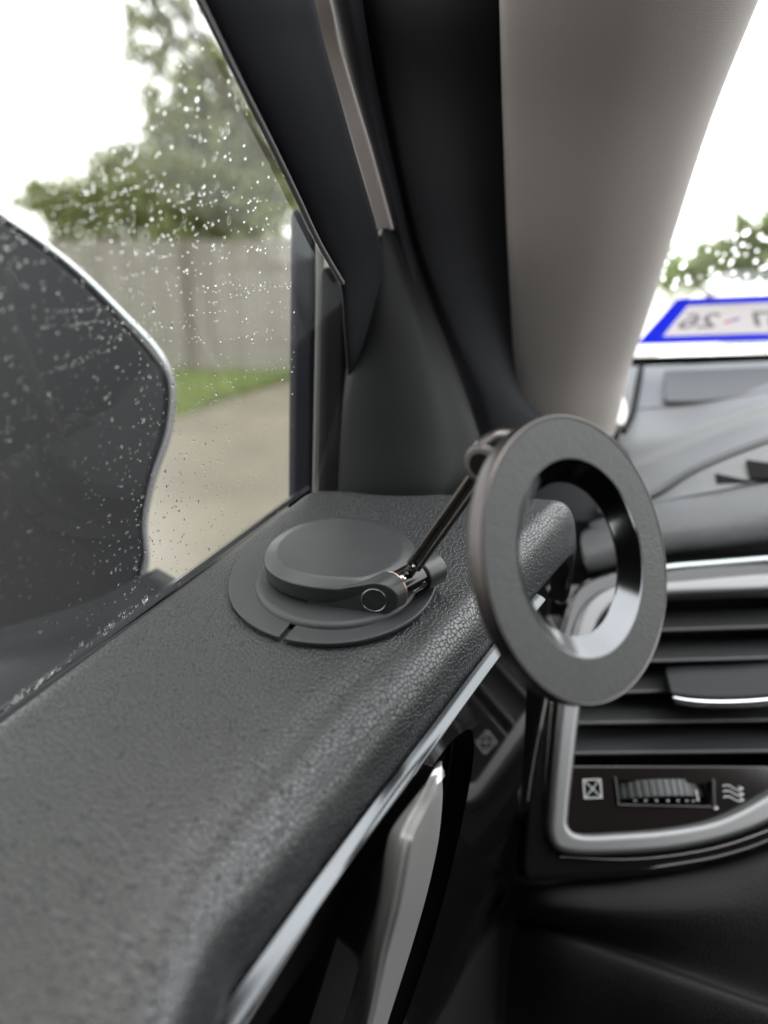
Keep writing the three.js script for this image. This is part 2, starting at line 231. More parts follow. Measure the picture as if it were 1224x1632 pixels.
function tree(label, foot, clumps, leaf, count, tone, group) {     // clumps: [centre, radius]; limbs run from the trunk to each
  const t = thing('broadleaf_tree', foot, label, 'tree', group);
  const topY = Math.max(...clumps.map((c) => c[0].y)), c0 = clumps.reduce((a, c) => a.add(c[0]), V(0, 0, 0)).multiplyScalar(1 / clumps.length);
  const fork = foot.clone().lerp(V(c0.x, 0, c0.z), 0.3).setY(Math.min(2.2, topY * 0.4));
  const g = []; const trunk = rod([foot, foot.clone().lerp(fork, 0.5).add(V(0.05, 0, 0)), fork], 0.14, 10, 9); g.push(trunk);
  clumps.forEach(([c, r], i) => { const mid = fork.clone().lerp(c, 0.55).add(V(rr(-0.2, 0.2), 0.25, rr(-0.2, 0.2))); g.push(rod([fork, mid, c], 0.035 + 0.02 * rnd(), 10, 6)); for (let k = 0; k < 4; k++) { const e = c.clone().add(V(gauss(), gauss(), gauss()).multiplyScalar(r * 0.7)); g.push(rod([mid.clone().lerp(c, 0.7), c.clone().lerp(e, 0.5).add(V(0, 0.05, 0)), e], 0.012, 6, 4)); } });
  part('trunk', g, barkM, t);
  const tot = clumps.reduce((a, c) => a + c[1] ** 2, 0), list = [];
  for (const [c, r] of clumps) { const k = Math.round(count * r * r / tot), subs = []; for (let i = 0; i < 14; i++) subs.push([V(gauss(), gauss(), gauss()).multiplyScalar(r * 0.55), r * rr(0.16, 0.34)]); for (let i = 0; i < k; i++) { const [o, s] = subs[Math.floor(rnd() * subs.length)]; list.push(c.clone().add(o).add(V(gauss(), gauss(), gauss()).multiplyScalar(s))); } }
  const im = new THREE.InstancedMesh(leafG, leafM, list.length), m = new THREE.Matrix4(), q = new THREE.Quaternion();
  list.forEach((p, i) => { q.setFromEuler(new THREE.Euler(rr(-1.2, 1.2), rr(0, 6.28), rr(-1.2, 1.2))); const s = leaf * rr(0.7, 1.4); m.compose(p.sub(foot), q, V(s, s, s)); im.setMatrixAt(i, m); const b = rr(0.65, 1.4); im.setColorAt(i, lin(b * tone[0] * rr(0.9, 1.15), b * tone[1], b * tone[2])); });
  im.name = 'crown'; im.userData.kind = 'stuff'; im.castShadow = im.receiveShadow = true; t.add(im);
  return t;
}
const clump = (x, y, d, r) => [at(x, y, d), r];
tree('bushy green tree rising behind the middle of the fence', at(330, 420, 14).setY(0), [
  clump(300, 330, 13.6, 0.75), clump(380, 330, 14, 0.8), clump(230, 330, 13.8, 0.6), clump(160, 320, 14, 0.5), clump(90, 330, 13.8, 0.42), clump(50, 315, 14, 0.25),
  clump(340, 250, 14, 0.75), clump(250, 270, 14.3, 0.5), clump(190, 265, 14, 0.4), clump(420, 330, 13.4, 0.7), clump(400, 250, 14.2, 0.7), clump(350, 180, 14, 0.6), clump(290, 190, 14.2, 0.4),
  clump(300, 130, 14.1, 0.45), clump(360, 120, 14, 0.4), clump(240, 150, 14.2, 0.22), clump(260, 350, 13.5, 0.6), clump(140, 360, 13.6, 0.5), clump(200, 360, 13.5, 0.5), clump(440, 300, 14.4, 0.6)], 0.16, 14500, [0.97, 0.97, 1], 'trees beyond the fence');
tree('tall tree whose thin upper branch hangs above the bushy tree, with an added unseen crown overhead', at(600, 400, 17).setY(0), [
  clump(225, 30, 16, 0.42), clump(260, 65, 16, 0.42), clump(215, 85, 16.2, 0.26), clump(300, 20, 16, 0.36), clump(250, -20, 16, 0.5), clump(320, 60, 16.3, 0.2), clump(330, -60, 16.5, 0.8), clump(430, -40, 16.6, 0.9), clump(460, 150, 17, 0.9), clump(250, 110, 16.2, 0.2),
  ...[[-5, 9, -13, 1.6], [-3.6, 9, -10.2, 1.7], [-1.8, 9.2, -7.4, 1.8], [-4.2, 9, -6.6, 1.9], [-2.6, 9.2, -5.2, 1.8], [-0.4, 9.4, -6.2, 1.6], [-4.6, 8.6, -4.2, 1.7], [-2.8, 8.6, -3.0, 1.6], [-0.9, 9, -4.2, 1.5], [-5.2, 8.4, -2.2, 1.5], [-6.4, 8.8, -7.4, 1.8], [-3.4, 8.6, -1.2, 1.3]].map(([x, y, z, r]) => [V(x, y, z), r])], 0.2, 27000, [0.9, 0.9, 1], 'trees beyond the fence');  // unseen crown over the drive, added to darken the sky reflected in the leather

// far things seen through the windshield
{
  const far = (label, list, d, c, leaf, cnt) => tree(label, at(list[0][0], 440, d).setY(0), list.map(([x, y, r]) => clump(x, y, d + rr(-1, 1), r)), leaf, cnt, c, 'trees across the car park');
  far('round green tree across the car park, right of the sticker corner', [[1180, 408, 1.2], [1215, 400, 1.2], [1150, 413, 1.0], [1250, 402, 1.4], [1200, 422, 1.3], [1130, 425, 0.9], [1105, 432, 0.6], [1160, 430, 1], [1230, 420, 1.4]], 46, [0.62, 0.74, 0.62], 0.55, 10000);
  far('small green tree beside the pillar, across the car park', [[1075, 425, 0.8], [1065, 440, 0.9], [1085, 440, 0.9], [1072, 408, 0.4]], 60, [0.9, 1.1, 1.1], 0.5, 1500);
  const W = std({ name: 'white car paint', color: lin(0.7), roughness: 0.3, clearcoat: 1 });
  const p = at(1205, 444, 38).setY(0), c = thing('parked_car', p, 'white parked car far across the car park', 'car');
  const sec = (x, w, y0, y1) => [V(x, y0, -w), V(x, y0 + (y1 - y0) * 0.6, -w * 1.02), V(x, y1, -w * 0.85), V(x, y1 + 0.01, 0), V(x, y1, w * 0.85), V(x, y0 + (y1 - y0) * 0.6, w * 1.02), V(x, y0, w)].map((q) => q.add(p));
  part('body', loft([sec(-2.2, 0.7, 0.35, 0.8), sec(-2.1, 0.84, 0.25, 0.95), sec(-1.3, 0.86, 0.22, 1.0), sec(0, 0.88, 0.22, 1.0), sec(1.2, 0.86, 0.22, 0.98), sec(2.1, 0.8, 0.25, 0.85), sec(2.25, 0.65, 0.35, 0.7)], 20, 24, 0.03), W, c);
  part('cabin', loft([sec(-1.9, 0.7, 0.9, 1.0), sec(-1.2, 0.7, 0.95, 1.42), sec(-0.2, 0.7, 0.95, 1.46), sec(0.6, 0.7, 0.95, 1.4), sec(1.3, 0.72, 0.9, 1.0)], 20, 20, 0.03), std({ name: 'car glass', color: lin(0.05), roughness: 0.1 }), c);
  for (const [x, z] of [[-1.4, 0.8], [1.4, 0.8], [-1.4, -0.8], [1.4, -0.8]]) { const w = part('wheel', lathe([[0, 0], [0.2, 0], [0.31, 0.02], [0.32, 0.18], [0.2, 0.2], [0, 0.2]], V(0, 0, 1), p.clone().add(V(x, 0.32, z - 0.1)), 24), M.rubber, c); }
  part('tail_light', new RoundedBoxGeometry(0.12, 0.25, 0.35, 2, 0.03).translate(p.x - 2.15, p.y + 0.8, p.z + 0.6), std({ name: 'red lens', color: lin(0.45, 0.01, 0.015), roughness: 0.25 }), c);
}

// ------------------------------------------------------------------ the car's shell, so that light comes in by the windows
{
  const B = (name, a0, a1, h0, h1, b0, b1, mat, label) => {
    const m = new THREE.Matrix4().makeBasis(rt, V(0, 1, 0), fwd.clone().negate()); m.setPosition(car((a0 + a1) / 2, (h0 + h1) / 2, (b0 + b1) / 2));
    const g = new THREE.BoxGeometry(a1 - a0, h1 - h0, b1 - b0); g.applyMatrix4(m); return single(name, g, mat, label, null, 'structure');
  };
  B('cabin_ceiling', -0.02, 1.35, 0.22, 0.26, -1.9, 0.1, M.roof, 'headliner over the seats');
  B('cabin_ceiling', -0.15, -0.02, 0.15, 0.22, -1.9, 0.12, M.roof, 'roof rail above the side window');
  B('cabin_floor', -0.3, 1.5, -0.98, -0.94, -1.9, 1.2, M.carpet, 'dark carpet of the footwell');
  B('cabin_wall', -0.32, -0.29, -0.94, -0.19, -0.4, -0.05, M.frame, 'lower side of the car beside the driver');
  B('cabin_wall', -0.32, -0.2, -0.94, 0.3, -1.9, -0.4, M.frame, 'side of the car behind the driver');
  B('cabin_wall', 1.36, 1.42, -0.94, -0.06, -0.7, 0.9, M.frame, 'passenger side of the cabin below its window');
  B('cabin_wall', 1.36, 1.42, -0.94, 0.3, -1.9, -0.7, M.frame, 'passenger side of the cabin behind the front window');
  B('cabin_wall', -0.3, 1.4, -0.94, 0.16, -1.96, -1.9, M.frame, 'rear of the cabin below the back window');
  B('cabin_wall', 0.0, 0.56, -0.94, 0.12, -0.62, -0.45, M.carpet, 'dark back of the seat behind the camera');
  B('cabin_wall', -0.2, 1.4, -0.94, -0.14, 0.75, 0.8, M.black, 'bulkhead in front of the footwell');
}

// ------------------------------------------------------------------ the driver's door
const K0 = on(720, 1030, TOP), cdir = on(800, 960, TOP).sub(on(450, 1400, TOP)).normalize(), wdir = cdir.clone().cross(n).normalize();
const FACE = (() => { const d = n.clone().negate().addScaledVector(wdir, -0.012).normalize(); const N = cdir.clone().cross(d).normalize(); if (N.dot(CAM.clone().sub(K0)) < 0) N.negate(); return plane(K0.clone().addScaledVector(wdir, 0.0015).addScaledVector(n, -0.004), N); })();
const door = thing('car_door', O.clone(), 'black inner door with leather top, gloss strip and silver pull handle, left of the dashboard', 'car door');
{
  const creasePx = [[240, 1800], [290, 1620], [340, 1494], [386, 1403], [454, 1311], [541, 1201], [614, 1123], [738, 1005], [840, 878], [912, 802]];
  const K = sample(creasePx.map(([x, y]) => on(x, y, TOP)), 30);
  const sOf = (p) => p.clone().sub(sillA).dot(e1), s0 = sOf(K[0]), s1 = sOf(sillB);
  const stripUp = [[240, 1780], [345, 1627], [498, 1412], [645, 1215], [785, 1030], [856, 946]], stripPx = sample(stripUp.map(([x, y]) => on(x, y, FACE)), 60);
  const T = (s) => { let i = 0; while (i < stripPx.length - 2 && sOf(stripPx[i + 1]) < s) i++; const a = sOf(stripPx[i]), b = sOf(stripPx[i + 1]); return stripPx[i].clone().lerp(stripPx[i + 1], (s - a) / (b - a)); };
  const rows = K.map((k, i) => {
    const G = sillLine(s0 + (s1 - s0) * i / (K.length - 1)), w = k.clone().sub(G).normalize(), t = T(sOf(k));
    const L = (f) => G.clone().lerp(k, f), dr = -t.clone().sub(k).dot(n), cc = Math.max(0.002, t.clone().sub(k).dot(w));
    return [G.clone().addScaledVector(n, -0.022).addScaledVector(w, -0.002), G.clone().addScaledVector(n, -0.004).addScaledVector(w, -0.0005), G.clone().addScaledVector(w, 0.002), L(0.25).addScaledVector(n, 0.0008), L(0.5).addScaledVector(n, 0.001), L(0.78).addScaledVector(n, 0.0006), ...[0, 0.2, 0.36, 0.5, 0.64, 0.78, 0.9].map((q) => k.clone().addScaledVector(w, -0.013 + (cc + 0.013) * Math.sin(q * Math.PI / 2)).addScaledVector(n, -dr * Math.pow(1 - Math.cos(q * Math.PI / 2), 1.55))), t.clone().addScaledVector(FACE.n, -0.0004), t.clone().addScaledVector(FACE.n, -0.008)];
  });
  const dense = rows.map((r) => sample(r, 90)), last = dense[dense.length - 1];
  dense.unshift(dense[0].map((p) => p.clone().addScaledVector(e1, -0.06)));
  const mv = (f, d) => last.map((p) => p.clone().addScaledVector(e1, f).addScaledVector(n, -d));
  dense.push(mv(0.003, 0.0004), mv(0.006, 0.0016), mv(0.009, 0.0042), mv(0.011, 0.009), mv(0.012, 0.03));
  part('leather_top', loft(dense, 90, dense.length * 4, 0.003), M.leather, door);
  const seal = []; for (let i = 0; i <= 14; i++) seal.push(sillLine(-0.12 + 0.27 * i / 14).addScaledVector(rt, -0.004).addScaledVector(n, -0.002 - 0.0095 * i / 14));
  part('window_seal', rods(seal, 0.0032, 60, 10), M.rubber, door);
  // gloss strip
  const up = stripUp, lo = [[290, 1780], [388, 1630], [528, 1416], [667, 1226], [801, 1042], [869, 957]];
  part('gloss_strip', loft(up.map((u, i) => { const a = on(u[0], u[1], FACE, 0.0012), b = on(lo[i][0], lo[i][1], FACE, 0.0052); return [a, a.clone().lerp(b, 0.3).addScaledVector(FACE.n, 0.0009), a.clone().lerp(b, 0.7).addScaledVector(FACE.n, 0.0009), b, b.clone().addScaledVector(n, -0.0016).addScaledVector(FACE.n, -0.001)]; }), 16, 60, 0.0015), M.strip, door);
  // piano black panel with the recess behind the handle
  const recess = [[752, 1158], [758, 1188], [751, 1245], [740, 1300], [718, 1395], [684, 1515], [640, 1640], [590, 1770], [450, 1800], [332, 1770], [440, 1605], [541, 1459], [624, 1338], [672, 1248], [700, 1202], [728, 1170]];
  part('inner_panel', plate([[800, 1030], [842, 1066], [836, 1200], [826, 1330], [816, 1420], [690, 1640], [600, 1830], [240, 1830], [300, 1775], [396, 1626], [490, 1476], [536, 1410], [632, 1281], [670, 1222], [727, 1130]], FACE, { t: 0.01, bevel: 0.0012, holes: [recess], roundHoles: true }), M.piano, door);
  part('recess_cup', plate([[790, 1120], [800, 1300], [740, 1560], [680, 1800], [300, 1850], [420, 1560], [640, 1240]], FACE, { off: -0.011, t: 0.002, round: true }), M.piano, door);
  const hl = [[701, 1223], [684, 1244], [660, 1274], [624, 1325], [617, 1348], [601, 1439], [573, 1540], [548, 1632], [505, 1780]], hr = [[702, 1223], [690, 1248], [678, 1274], [660, 1306], [650, 1331], [633, 1425], [614, 1508], [589, 1632], [550, 1780]], hx = [[703, 1224], [705, 1248], [705, 1272], [701, 1320], [697, 1348], [680, 1425], [655, 1512], [617, 1632], [570, 1780]];
  const O1 = [0.004, 0.006, 0.008, 0.009, 0.009, 0.01, 0.01, 0.01, 0.01], O2 = [0.004, 0.008, 0.013, 0.016, 0.018, 0.02, 0.02, 0.02, 0.02], O3 = [0.004, 0.004, 0.005, 0.006, 0.006, 0.006, 0.006, 0.006, 0.006];
  part('pull_handle', loft(hl.map((q, i) => { const a = on(...q, FACE, O1[i]), b = on(...hr[i], FACE, O2[i]), c = on(...hx[i], FACE, O3[i]); const bb = b.clone(); return [a.clone().add(a.clone().sub(CAM).multiplyScalar(0.04)), a, a.clone().lerp(bb, 0.5).addScaledVector(FACE.n, 0.0006), a.clone().lerp(bb, 0.88).addScaledVector(FACE.n, 0.0004), bb.lerp(c, 0.12), b.clone().lerp(c, 0.55).addScaledVector(FACE.n, 0.0008), c, c.clone().add(c.clone().sub(CAM).multiplyScalar(0.03))]; }), 40, 50, 0.002), std({ name: 'handle satin', color: lin(0.33, 0.322, 0.317), metalness: 0.6, roughness: 0.4, bumpMap: grain, bumpScale: 0.00001 }), door);
  part('door_pocket', loft([[at(830, 1425, 0.44), at(900, 1500, 0.5)], [at(760, 1530, 0.4), at(840, 1600, 0.47)], [at(690, 1640, 0.37), at(800, 1700, 0.44)], [at(600, 1800, 0.34), at(760, 1850, 0.4)]], 8, 20, 0.004), M.lowerDash, door);
  // glass
  {
    const dn = glassUp.clone().multiplyScalar(-0.03), A = sillLine(-0.35).add(dn).addScaledVector(rt, -0.006), B = sillLine(0.165).add(dn).addScaledVector(rt, -0.006);
    const ring = [A, B, on(560, 560, GL), on(556, 452, GL), on(485, 316, GL), on(400, 142, GL), on(330, 0, GL), on(250, -150, GL), on(160, -320, GL), A.clone().addScaledVector(glassUp, 0.37)], pg = new THREE.BufferGeometry(), ix = [];
    for (let i = 1; i < ring.length - 1; i++) ix.push(0, i, i + 1);
    pg.setAttribute('position', new THREE.BufferAttribute(new Float32Array(ring.flatMap((p) => p.toArray())), 3)); pg.setIndex(ix); pg.computeVertexNormals(); part('window_pane', pg, M.tinted, door);
  }
  // frame over the glass: from the glass line inwards
  const fl = [[235, -150], [315, 0], [345, 60], [385, 140], [430, 228], [470, 310], [507, 388], [543, 450], [550, 520], [556, 620]], fr = [[470, -150], [499, 0], [512, 60], [534, 140], [558, 225], [580, 300], [598, 362], [612, 420], [622, 480], [628, 560]];
  const fd = [0.225, 0.235, 0.243, 0.255, 0.272, 0.29, 0.312, 0.34, 0.36, 0.366];
  part('window_frame', loft(fl.map((p, i) => { const a = on(p[0], p[1], GL, 0), A = a.clone().add(a.clone().sub(CAM).multiplyScalar(0.05)), b = at(fr[i][0], fr[i][1], fd[i]); const m = a.clone().lerp(b, 0.5), toC = CAM.clone().sub(m).normalize(); return [A, a, a.clone().lerp(b, 0.12).addScaledVector(toC, 0.004), m.addScaledVector(toC, 0.007), a.clone().lerp(b, 0.85).addScaledVector(toC, 0.004), b, b.clone().add(b.clone().sub(CAM).multiplyScalar(0.1))]; }), 36, 40, 0.003), M.frame, door);
  const lip = fl.slice(0, 8).map((p) => { const a = on(p[0] + 2, p[1], GL, 0); return a.add(CAM.clone().sub(a).multiplyScalar(0.012)); });
  part('frame_lip', rods(lip, 0.0011, 50, 8), std({ name: 'grey lip', color: lin(0.07), roughness: 0.5 }), door);
  // front glass channel: a dark post beyond the glass, a bright edge and the inner post
  const col = (x0, y0, x1, y1, d0, d1, w, dep, mat, nm) => { const a = at(x0, y0, d0), b = at(x1, y1, d1), dir = b.clone().sub(a), L = dir.length(); const g = new RoundedBoxGeometry(w, L, dep, 3, Math.min(w, dep) * 0.3); const y = dir.clone().normalize(), z = CAM.clone().sub(a).normalize(); const x = y.clone().cross(z).normalize(); z.crossVectors(x, y); g.applyMatrix4(M4(x, y, z, a.clone().add(b).multiplyScalar(0.5))); return part(nm, g, mat, door); };
  col(484, 345, 481, 860, 0.385, 0.37, 0.0125, 0.02, std({ name: 'post', color: lin(0.004, 0.0045, 0.008), roughness: 0.5, specularIntensity: 0.4 }), 'division_post');
  col(511, 395, 503, 830, 0.372, 0.36, 0.0035, 0.006, std({ name: 'post edge', color: lin(0.07, 0.066, 0.062), roughness: 0.35 }), 'post_edge');
  col(533, 430, 528, 830, 0.366, 0.352, 0.012, 0.012, M.black, 'glass_channel');
  col(560, 400, 548, 830, 0.372, 0.36, 0.014, 0.01, M.black, 'post_filler');
  // corner cover behind the mirror
  const C = (y, l, m, r, e, d) => [at(l, y, d + 0.02), at(l + 1, y, d + 0.006), at(l + (m - l) * 0.3, y, d), at(m, y, d - 0.004), at(r, y, d - 0.002), at(r + (e - r) * 0.5, y, d + 0.006), at(e, y, d + 0.018), at(e + 1, y, d + 0.04)];
  part('corner_cover', loft([C(364, 606, 610, 616, 622, 0.352), C(380, 596, 610, 622, 632, 0.349), C(430, 576, 606, 636, 650, 0.346), C(500, 562, 606, 656, 690, 0.342), C(580, 553, 612, 672, 722, 0.339), C(660, 546, 618, 685, 750, 0.336), C(710, 543, 622, 692, 764, 0.334), C(750, 541, 624, 697, 764, 0.332), C(776, 540, 626, 698, 752, 0.331), C(797, 539, 626, 694, 738, 0.331)], 40, 60, 0.003), M.cover, door);
}

// ------------------------------------------------------------------ outside of the door and its mirror
{
  const MP = plane(at(200, 700, 0.43), V(-0.4, 0.06, 0.9));
  const mir = sub('side_mirror', MP.p, door);
  const face = [[-120, 250], [0, 352], [62, 395], [120, 444], [190, 514], [240, 572], [262, 612], [260, 680], [238, 760], [226, 830], [228, 890], [212, 930], [100, 985], [-60, 1030], [-220, 1040], [-260, 600]];
  part('mirror_face', plate(face, MP, { off: 0, t: 0.006, bevel: 0.0025, round: true, seg: 4 }), M.mirrorBlack, mir);
  const shellO = [[-120, 241], [0, 342], [62, 384], [122, 431], [196, 503], [250, 561], [272, 608], [268, 684], [242, 762], [228, 832], [231, 893], [215, 936], [100, 998], [-60, 1044], [-230, 1050], [-275, 600]];
  const b = basis(MP), rows = [0.002, -0.004, -0.018, -0.04, -0.062, -0.074].map((o, i) => { const sc = [1, 1.01, 0.98, 0.9, 0.7, 0.2][i]; const pts = shellO.map(([x, y]) => on(x, y, MP, 0)), cc = pts.reduce((a, p) => a.add(p), V(0, 0, 0)).multiplyScalar(1 / pts.length); const ring = pts.map((p) => cc.clone().lerp(p, sc).addScaledVector(V(-0.5, -0.03, -0.86), -o)); const cv = new THREE.CatmullRomCurve3(ring, true, 'centripetal'), out = []; for (let k = 0; k <= 64; k++) out.push(cv.getPoint((k % 64) / 64)); return out; });
  part('housing', loft(rows, 64, 20, 0.002), M.silverPaint, mir);
  const st = [[230, 920, 0.44], [150, 985, 0.4], [120, 1040, 0.36], [130, 1120, 0.32]];
  part('mirror_arm', loft([[at(-200, 1030, 0.42), at(0, 1000, 0.415), at(150, 955, 0.41), at(215, 922, 0.42), at(250, 905, 0.43)], [at(-200, 1070, 0.39), at(0, 1030, 0.385), at(170, 975, 0.385), at(255, 925, 0.395), at(285, 925, 0.41)], [at(-200, 1110, 0.36), at(20, 1065, 0.35), at(190, 1010, 0.36), at(290, 945, 0.375), at(315, 945, 0.395)], [at(-200, 1300, 0.33), at(40, 1180, 0.33), at(220, 1080, 0.34), at(320, 1000, 0.355), at(350, 1000, 0.38)]], 20, 20, 0.01), std({ name: 'arm plastic', color: lin(0.011, 0.011, 0.0135), roughness: 0.5, specularIntensity: 0.5 }), mir);
  const out = []; for (let j = 0; j < 6; j++) { const r = []; for (let i = 0; i <= 12; i++) r.push(sillLine(-0.5 + 0.75 * i / 12).addScaledVector(rt, -0.016 - [0, 0.012, 0.03, 0.045, 0.05, 0.05][j]).addScaledVector(V(0, 1, 0), -[0.012, 0.02, 0.05, 0.12, 0.3, 0.7][j])); out.push(r); }
  part('outer_skin', loft(out, 24, 30, 0.002), std({ name: 'dark paint', color: lin(0.06, 0.06, 0.075), roughness: 0.3, clearcoat: 1, clearcoatRoughness: 0.04 }), door);
}

// ------------------------------------------------------------------ windshield pillar, seals and the jamb beside it
const WS = (() => { const p1 = at(1205, 0, 0.42), p2 = at(1012, 575, 0.62), lat = V(0.985, -0.01, -0.12); return plane(p2, p1.clone().sub(p2).cross(lat)); })();
{
  const pil = thing('windshield_pillar', at(900, 690, 0.5), 'beige cloth windshield pillar between the side window and the windshield', 'pillar');
  const row = (y, l, r, d) => { const P = (f, k) => at(l + (r - l) * f, y, d + k); return [P(0.0, 0.05), P(0, 0.016), P(0.03, 0.008), P(0.22, 0.0), P(0.5, -0.004), P(0.74, 0.0), P(0.9, 0.008), P(0.98, 0.02), P(1.0, 0.035), P(0.995, 0.06)]; };
  part('cloth_trim', loft([row(-420, 790, 1395, 0.235), row(-200, 793, 1296, 0.262), row(0, 798, 1210, 0.295), row(190, 803, 1134, 0.335), row(400, 811, 1066, 0.385), row(520, 817, 1027, 0.42), row(600, 820, 1000, 0.445), row(650, 822, 989, 0.46), row(690, 824, 979, 0.472), row(712, 826, 972, 0.478)], 50, 60, 0.003), M.fabric, pil);
  part('light_trim', loft([[-120, 470, 500], [0, 497, 527], [60, 509, 539], [140, 533, 562], [225, 559, 588], [300, 581, 609], [366, 599, 627]].map(([y, a, b], i) => { const d = 0.25 + 0.018 * i; return [at(a, y, d + 0.006), at(a + 1, y, d + 0.0004), at((a + b) / 2, y, d), at(b - 1, y, d + 0.0004), at(b, y, d + 0.006)]; }), 16, 30, 0.002), M.lightTrim, pil);
  const J = [[-150, 480, 560, 585, 830, 0.29], [0, 522, 576, 602, 835, 0.31], [140, 556, 600, 622, 840, 0.345], [300, 604, 635, 650, 845, 0.38], [400, 630, 658, 676, 848, 0.405], [520, 660, 700, 724, 852, 0.43], [620, 690, 740, 770, 856, 0.445], [720, 720, 770, 800, 1000, 0.465], [830, 735, 800, 830, 1000, 0.485]];
  part('door_seal', loft(J.map(([y, a, b, c, e, d]) => [at(a, y, d - 0.006), at(a + (b - a) * 0.25, y, d - 0.014), at(a + (b - a) * 0.65, y, d - 0.014), at(b, y, d - 0.002), at(b + 1, y, d + 0.01)]), 20, 40, 0.002), M.rubber, pil);
  part('jamb_panel', loft(J.map(([y, a, b, c, e, d]) => [at(a - 25, y, d + 0.012), at(b, y, d + 0.01), at(c, y, d + 0.004), at((c + e) / 2, y, d + 0.006), at(e, y, d + 0.03)]), 20, 40, 0.003), M.jamb, pil);
  // windshield
  const ws = thing('windshield', WS.p, 'wet windshield right of the pillar, above the dashboard', 'windshield');
  const L = V(0.985, -0.01, -0.12).normalize(), U = at(1205, 0, 0.42).sub(at(1012, 575, 0.62)).normalize();
  const c = WS.p.clone(), wp = (a, b) => c.clone().addScaledVector(L, a).addScaledVector(U, b), pg = new THREE.BufferGeometry();
  pg.setAttribute('position', new THREE.BufferAttribute(new Float32Array([wp(-0.05, -0.03), wp(1.3, -0.03), wp(1.3, 0.5), wp(-0.05, 0.5)].flatMap((p) => p.toArray())), 3)); pg.setIndex([0, 1, 2, 0, 2, 3]); pg.computeVertexNormals();
  part('windshield_pane', pg, M.glass, ws);
  part('black_border', plate([[960, 573], [1012, 571.5], [1400, 560], [1400, 574], [1012, 584], [960, 586]], WS, { off: 0.003, t: 0.002 }), M.black, ws);
  // registration sticker on the glass, print facing out
  const cv = document.createElement('canvas'); cv.width = 1024; cv.height = 512; const x = cv.getContext('2d');
  x.fillStyle = '#0a22d8'; x.fillRect(0, 0, 1024, 512); x.fillStyle = '#d9d4d6'; x.beginPath(); x.moveTo(120, 75); x.lineTo(1024, 75); x.lineTo(1024, 425); x.lineTo(120, 425); x.closePath(); x.fill();
  x.save(); x.translate(1024, 0); x.scale(-1, 1); x.fillStyle = '#77757a'; x.font = 'bold 235px sans-serif'; x.textBaseline = 'middle';
  x.fillText('07', 1024 - 865, 260); x.fillText('26', 1024 - 415, 260); x.restore();
  x.strokeStyle = '#b4566a'; x.lineWidth = 26; x.beginPath(); x.moveTo(455, 288); x.lineTo(500, 265); x.stroke(); x.strokeStyle = '#5560c0'; x.beginPath(); x.moveTo(500, 265); x.lineTo(545, 242); x.stroke();
  const t = new THREE.CanvasTexture(cv); t.colorSpace = THREE.SRGBColorSpace; t.magFilter = THREE.LinearFilter;
  const TL = on(1079, 477, WS, 0.0015), BL = on(1014, 549, WS, 0.0015), TR = on(1300, 467, WS, 0.0015), BR = on(1285, 541, WS, 0.0015), rowsS = [];
  for (let j = 0; j <= 6; j++) { const r = []; for (let i = 0; i <= 12; i++) r.push(TL.clone().lerp(TR, i / 12).lerp(BL.clone().lerp(BR, i / 12), j / 6)); rowsS.push(r); }
  const sg = loft(rowsS, 12, 6, 0), suv = sg.attributes.uv; for (let j = 0; j <= 6; j++) for (let i = 0; i <= 12; i++) suv.setXY(j * 13 + i, i / 12, 1 - j / 6);
  single('registration_sticker', sg, std({ name: 'sticker print', map: t, roughness: 0.5, transmission: 0.35, thickness: 0, side: THREE.DoubleSide }), 'blue bordered sticker with mirrored numerals on the lower corner of the windshield', 'sticker');
  // bonnet beyond the windshield
  const bn = []; for (let j = 0; j < 5; j++) { const r = []; for (let i = 0; i <= 8; i++) { const a = -0.15 + 1.5 * i / 8; r.push(car(a, -0.07 - [0.03, 0, 0.014, 0.06, 0.25][j] - 0.02 * ((a - 0.6) ** 2), 0.72 + [0, 0.05, 0.5, 0.95, 1.1][j])); } bn.push(r); }
  single('bonnet', loft(bn, 20, 20, 0.003), M.silverPaint, 'wet silver bonnet just beyond the foot of the windshield', 'bonnet');
}

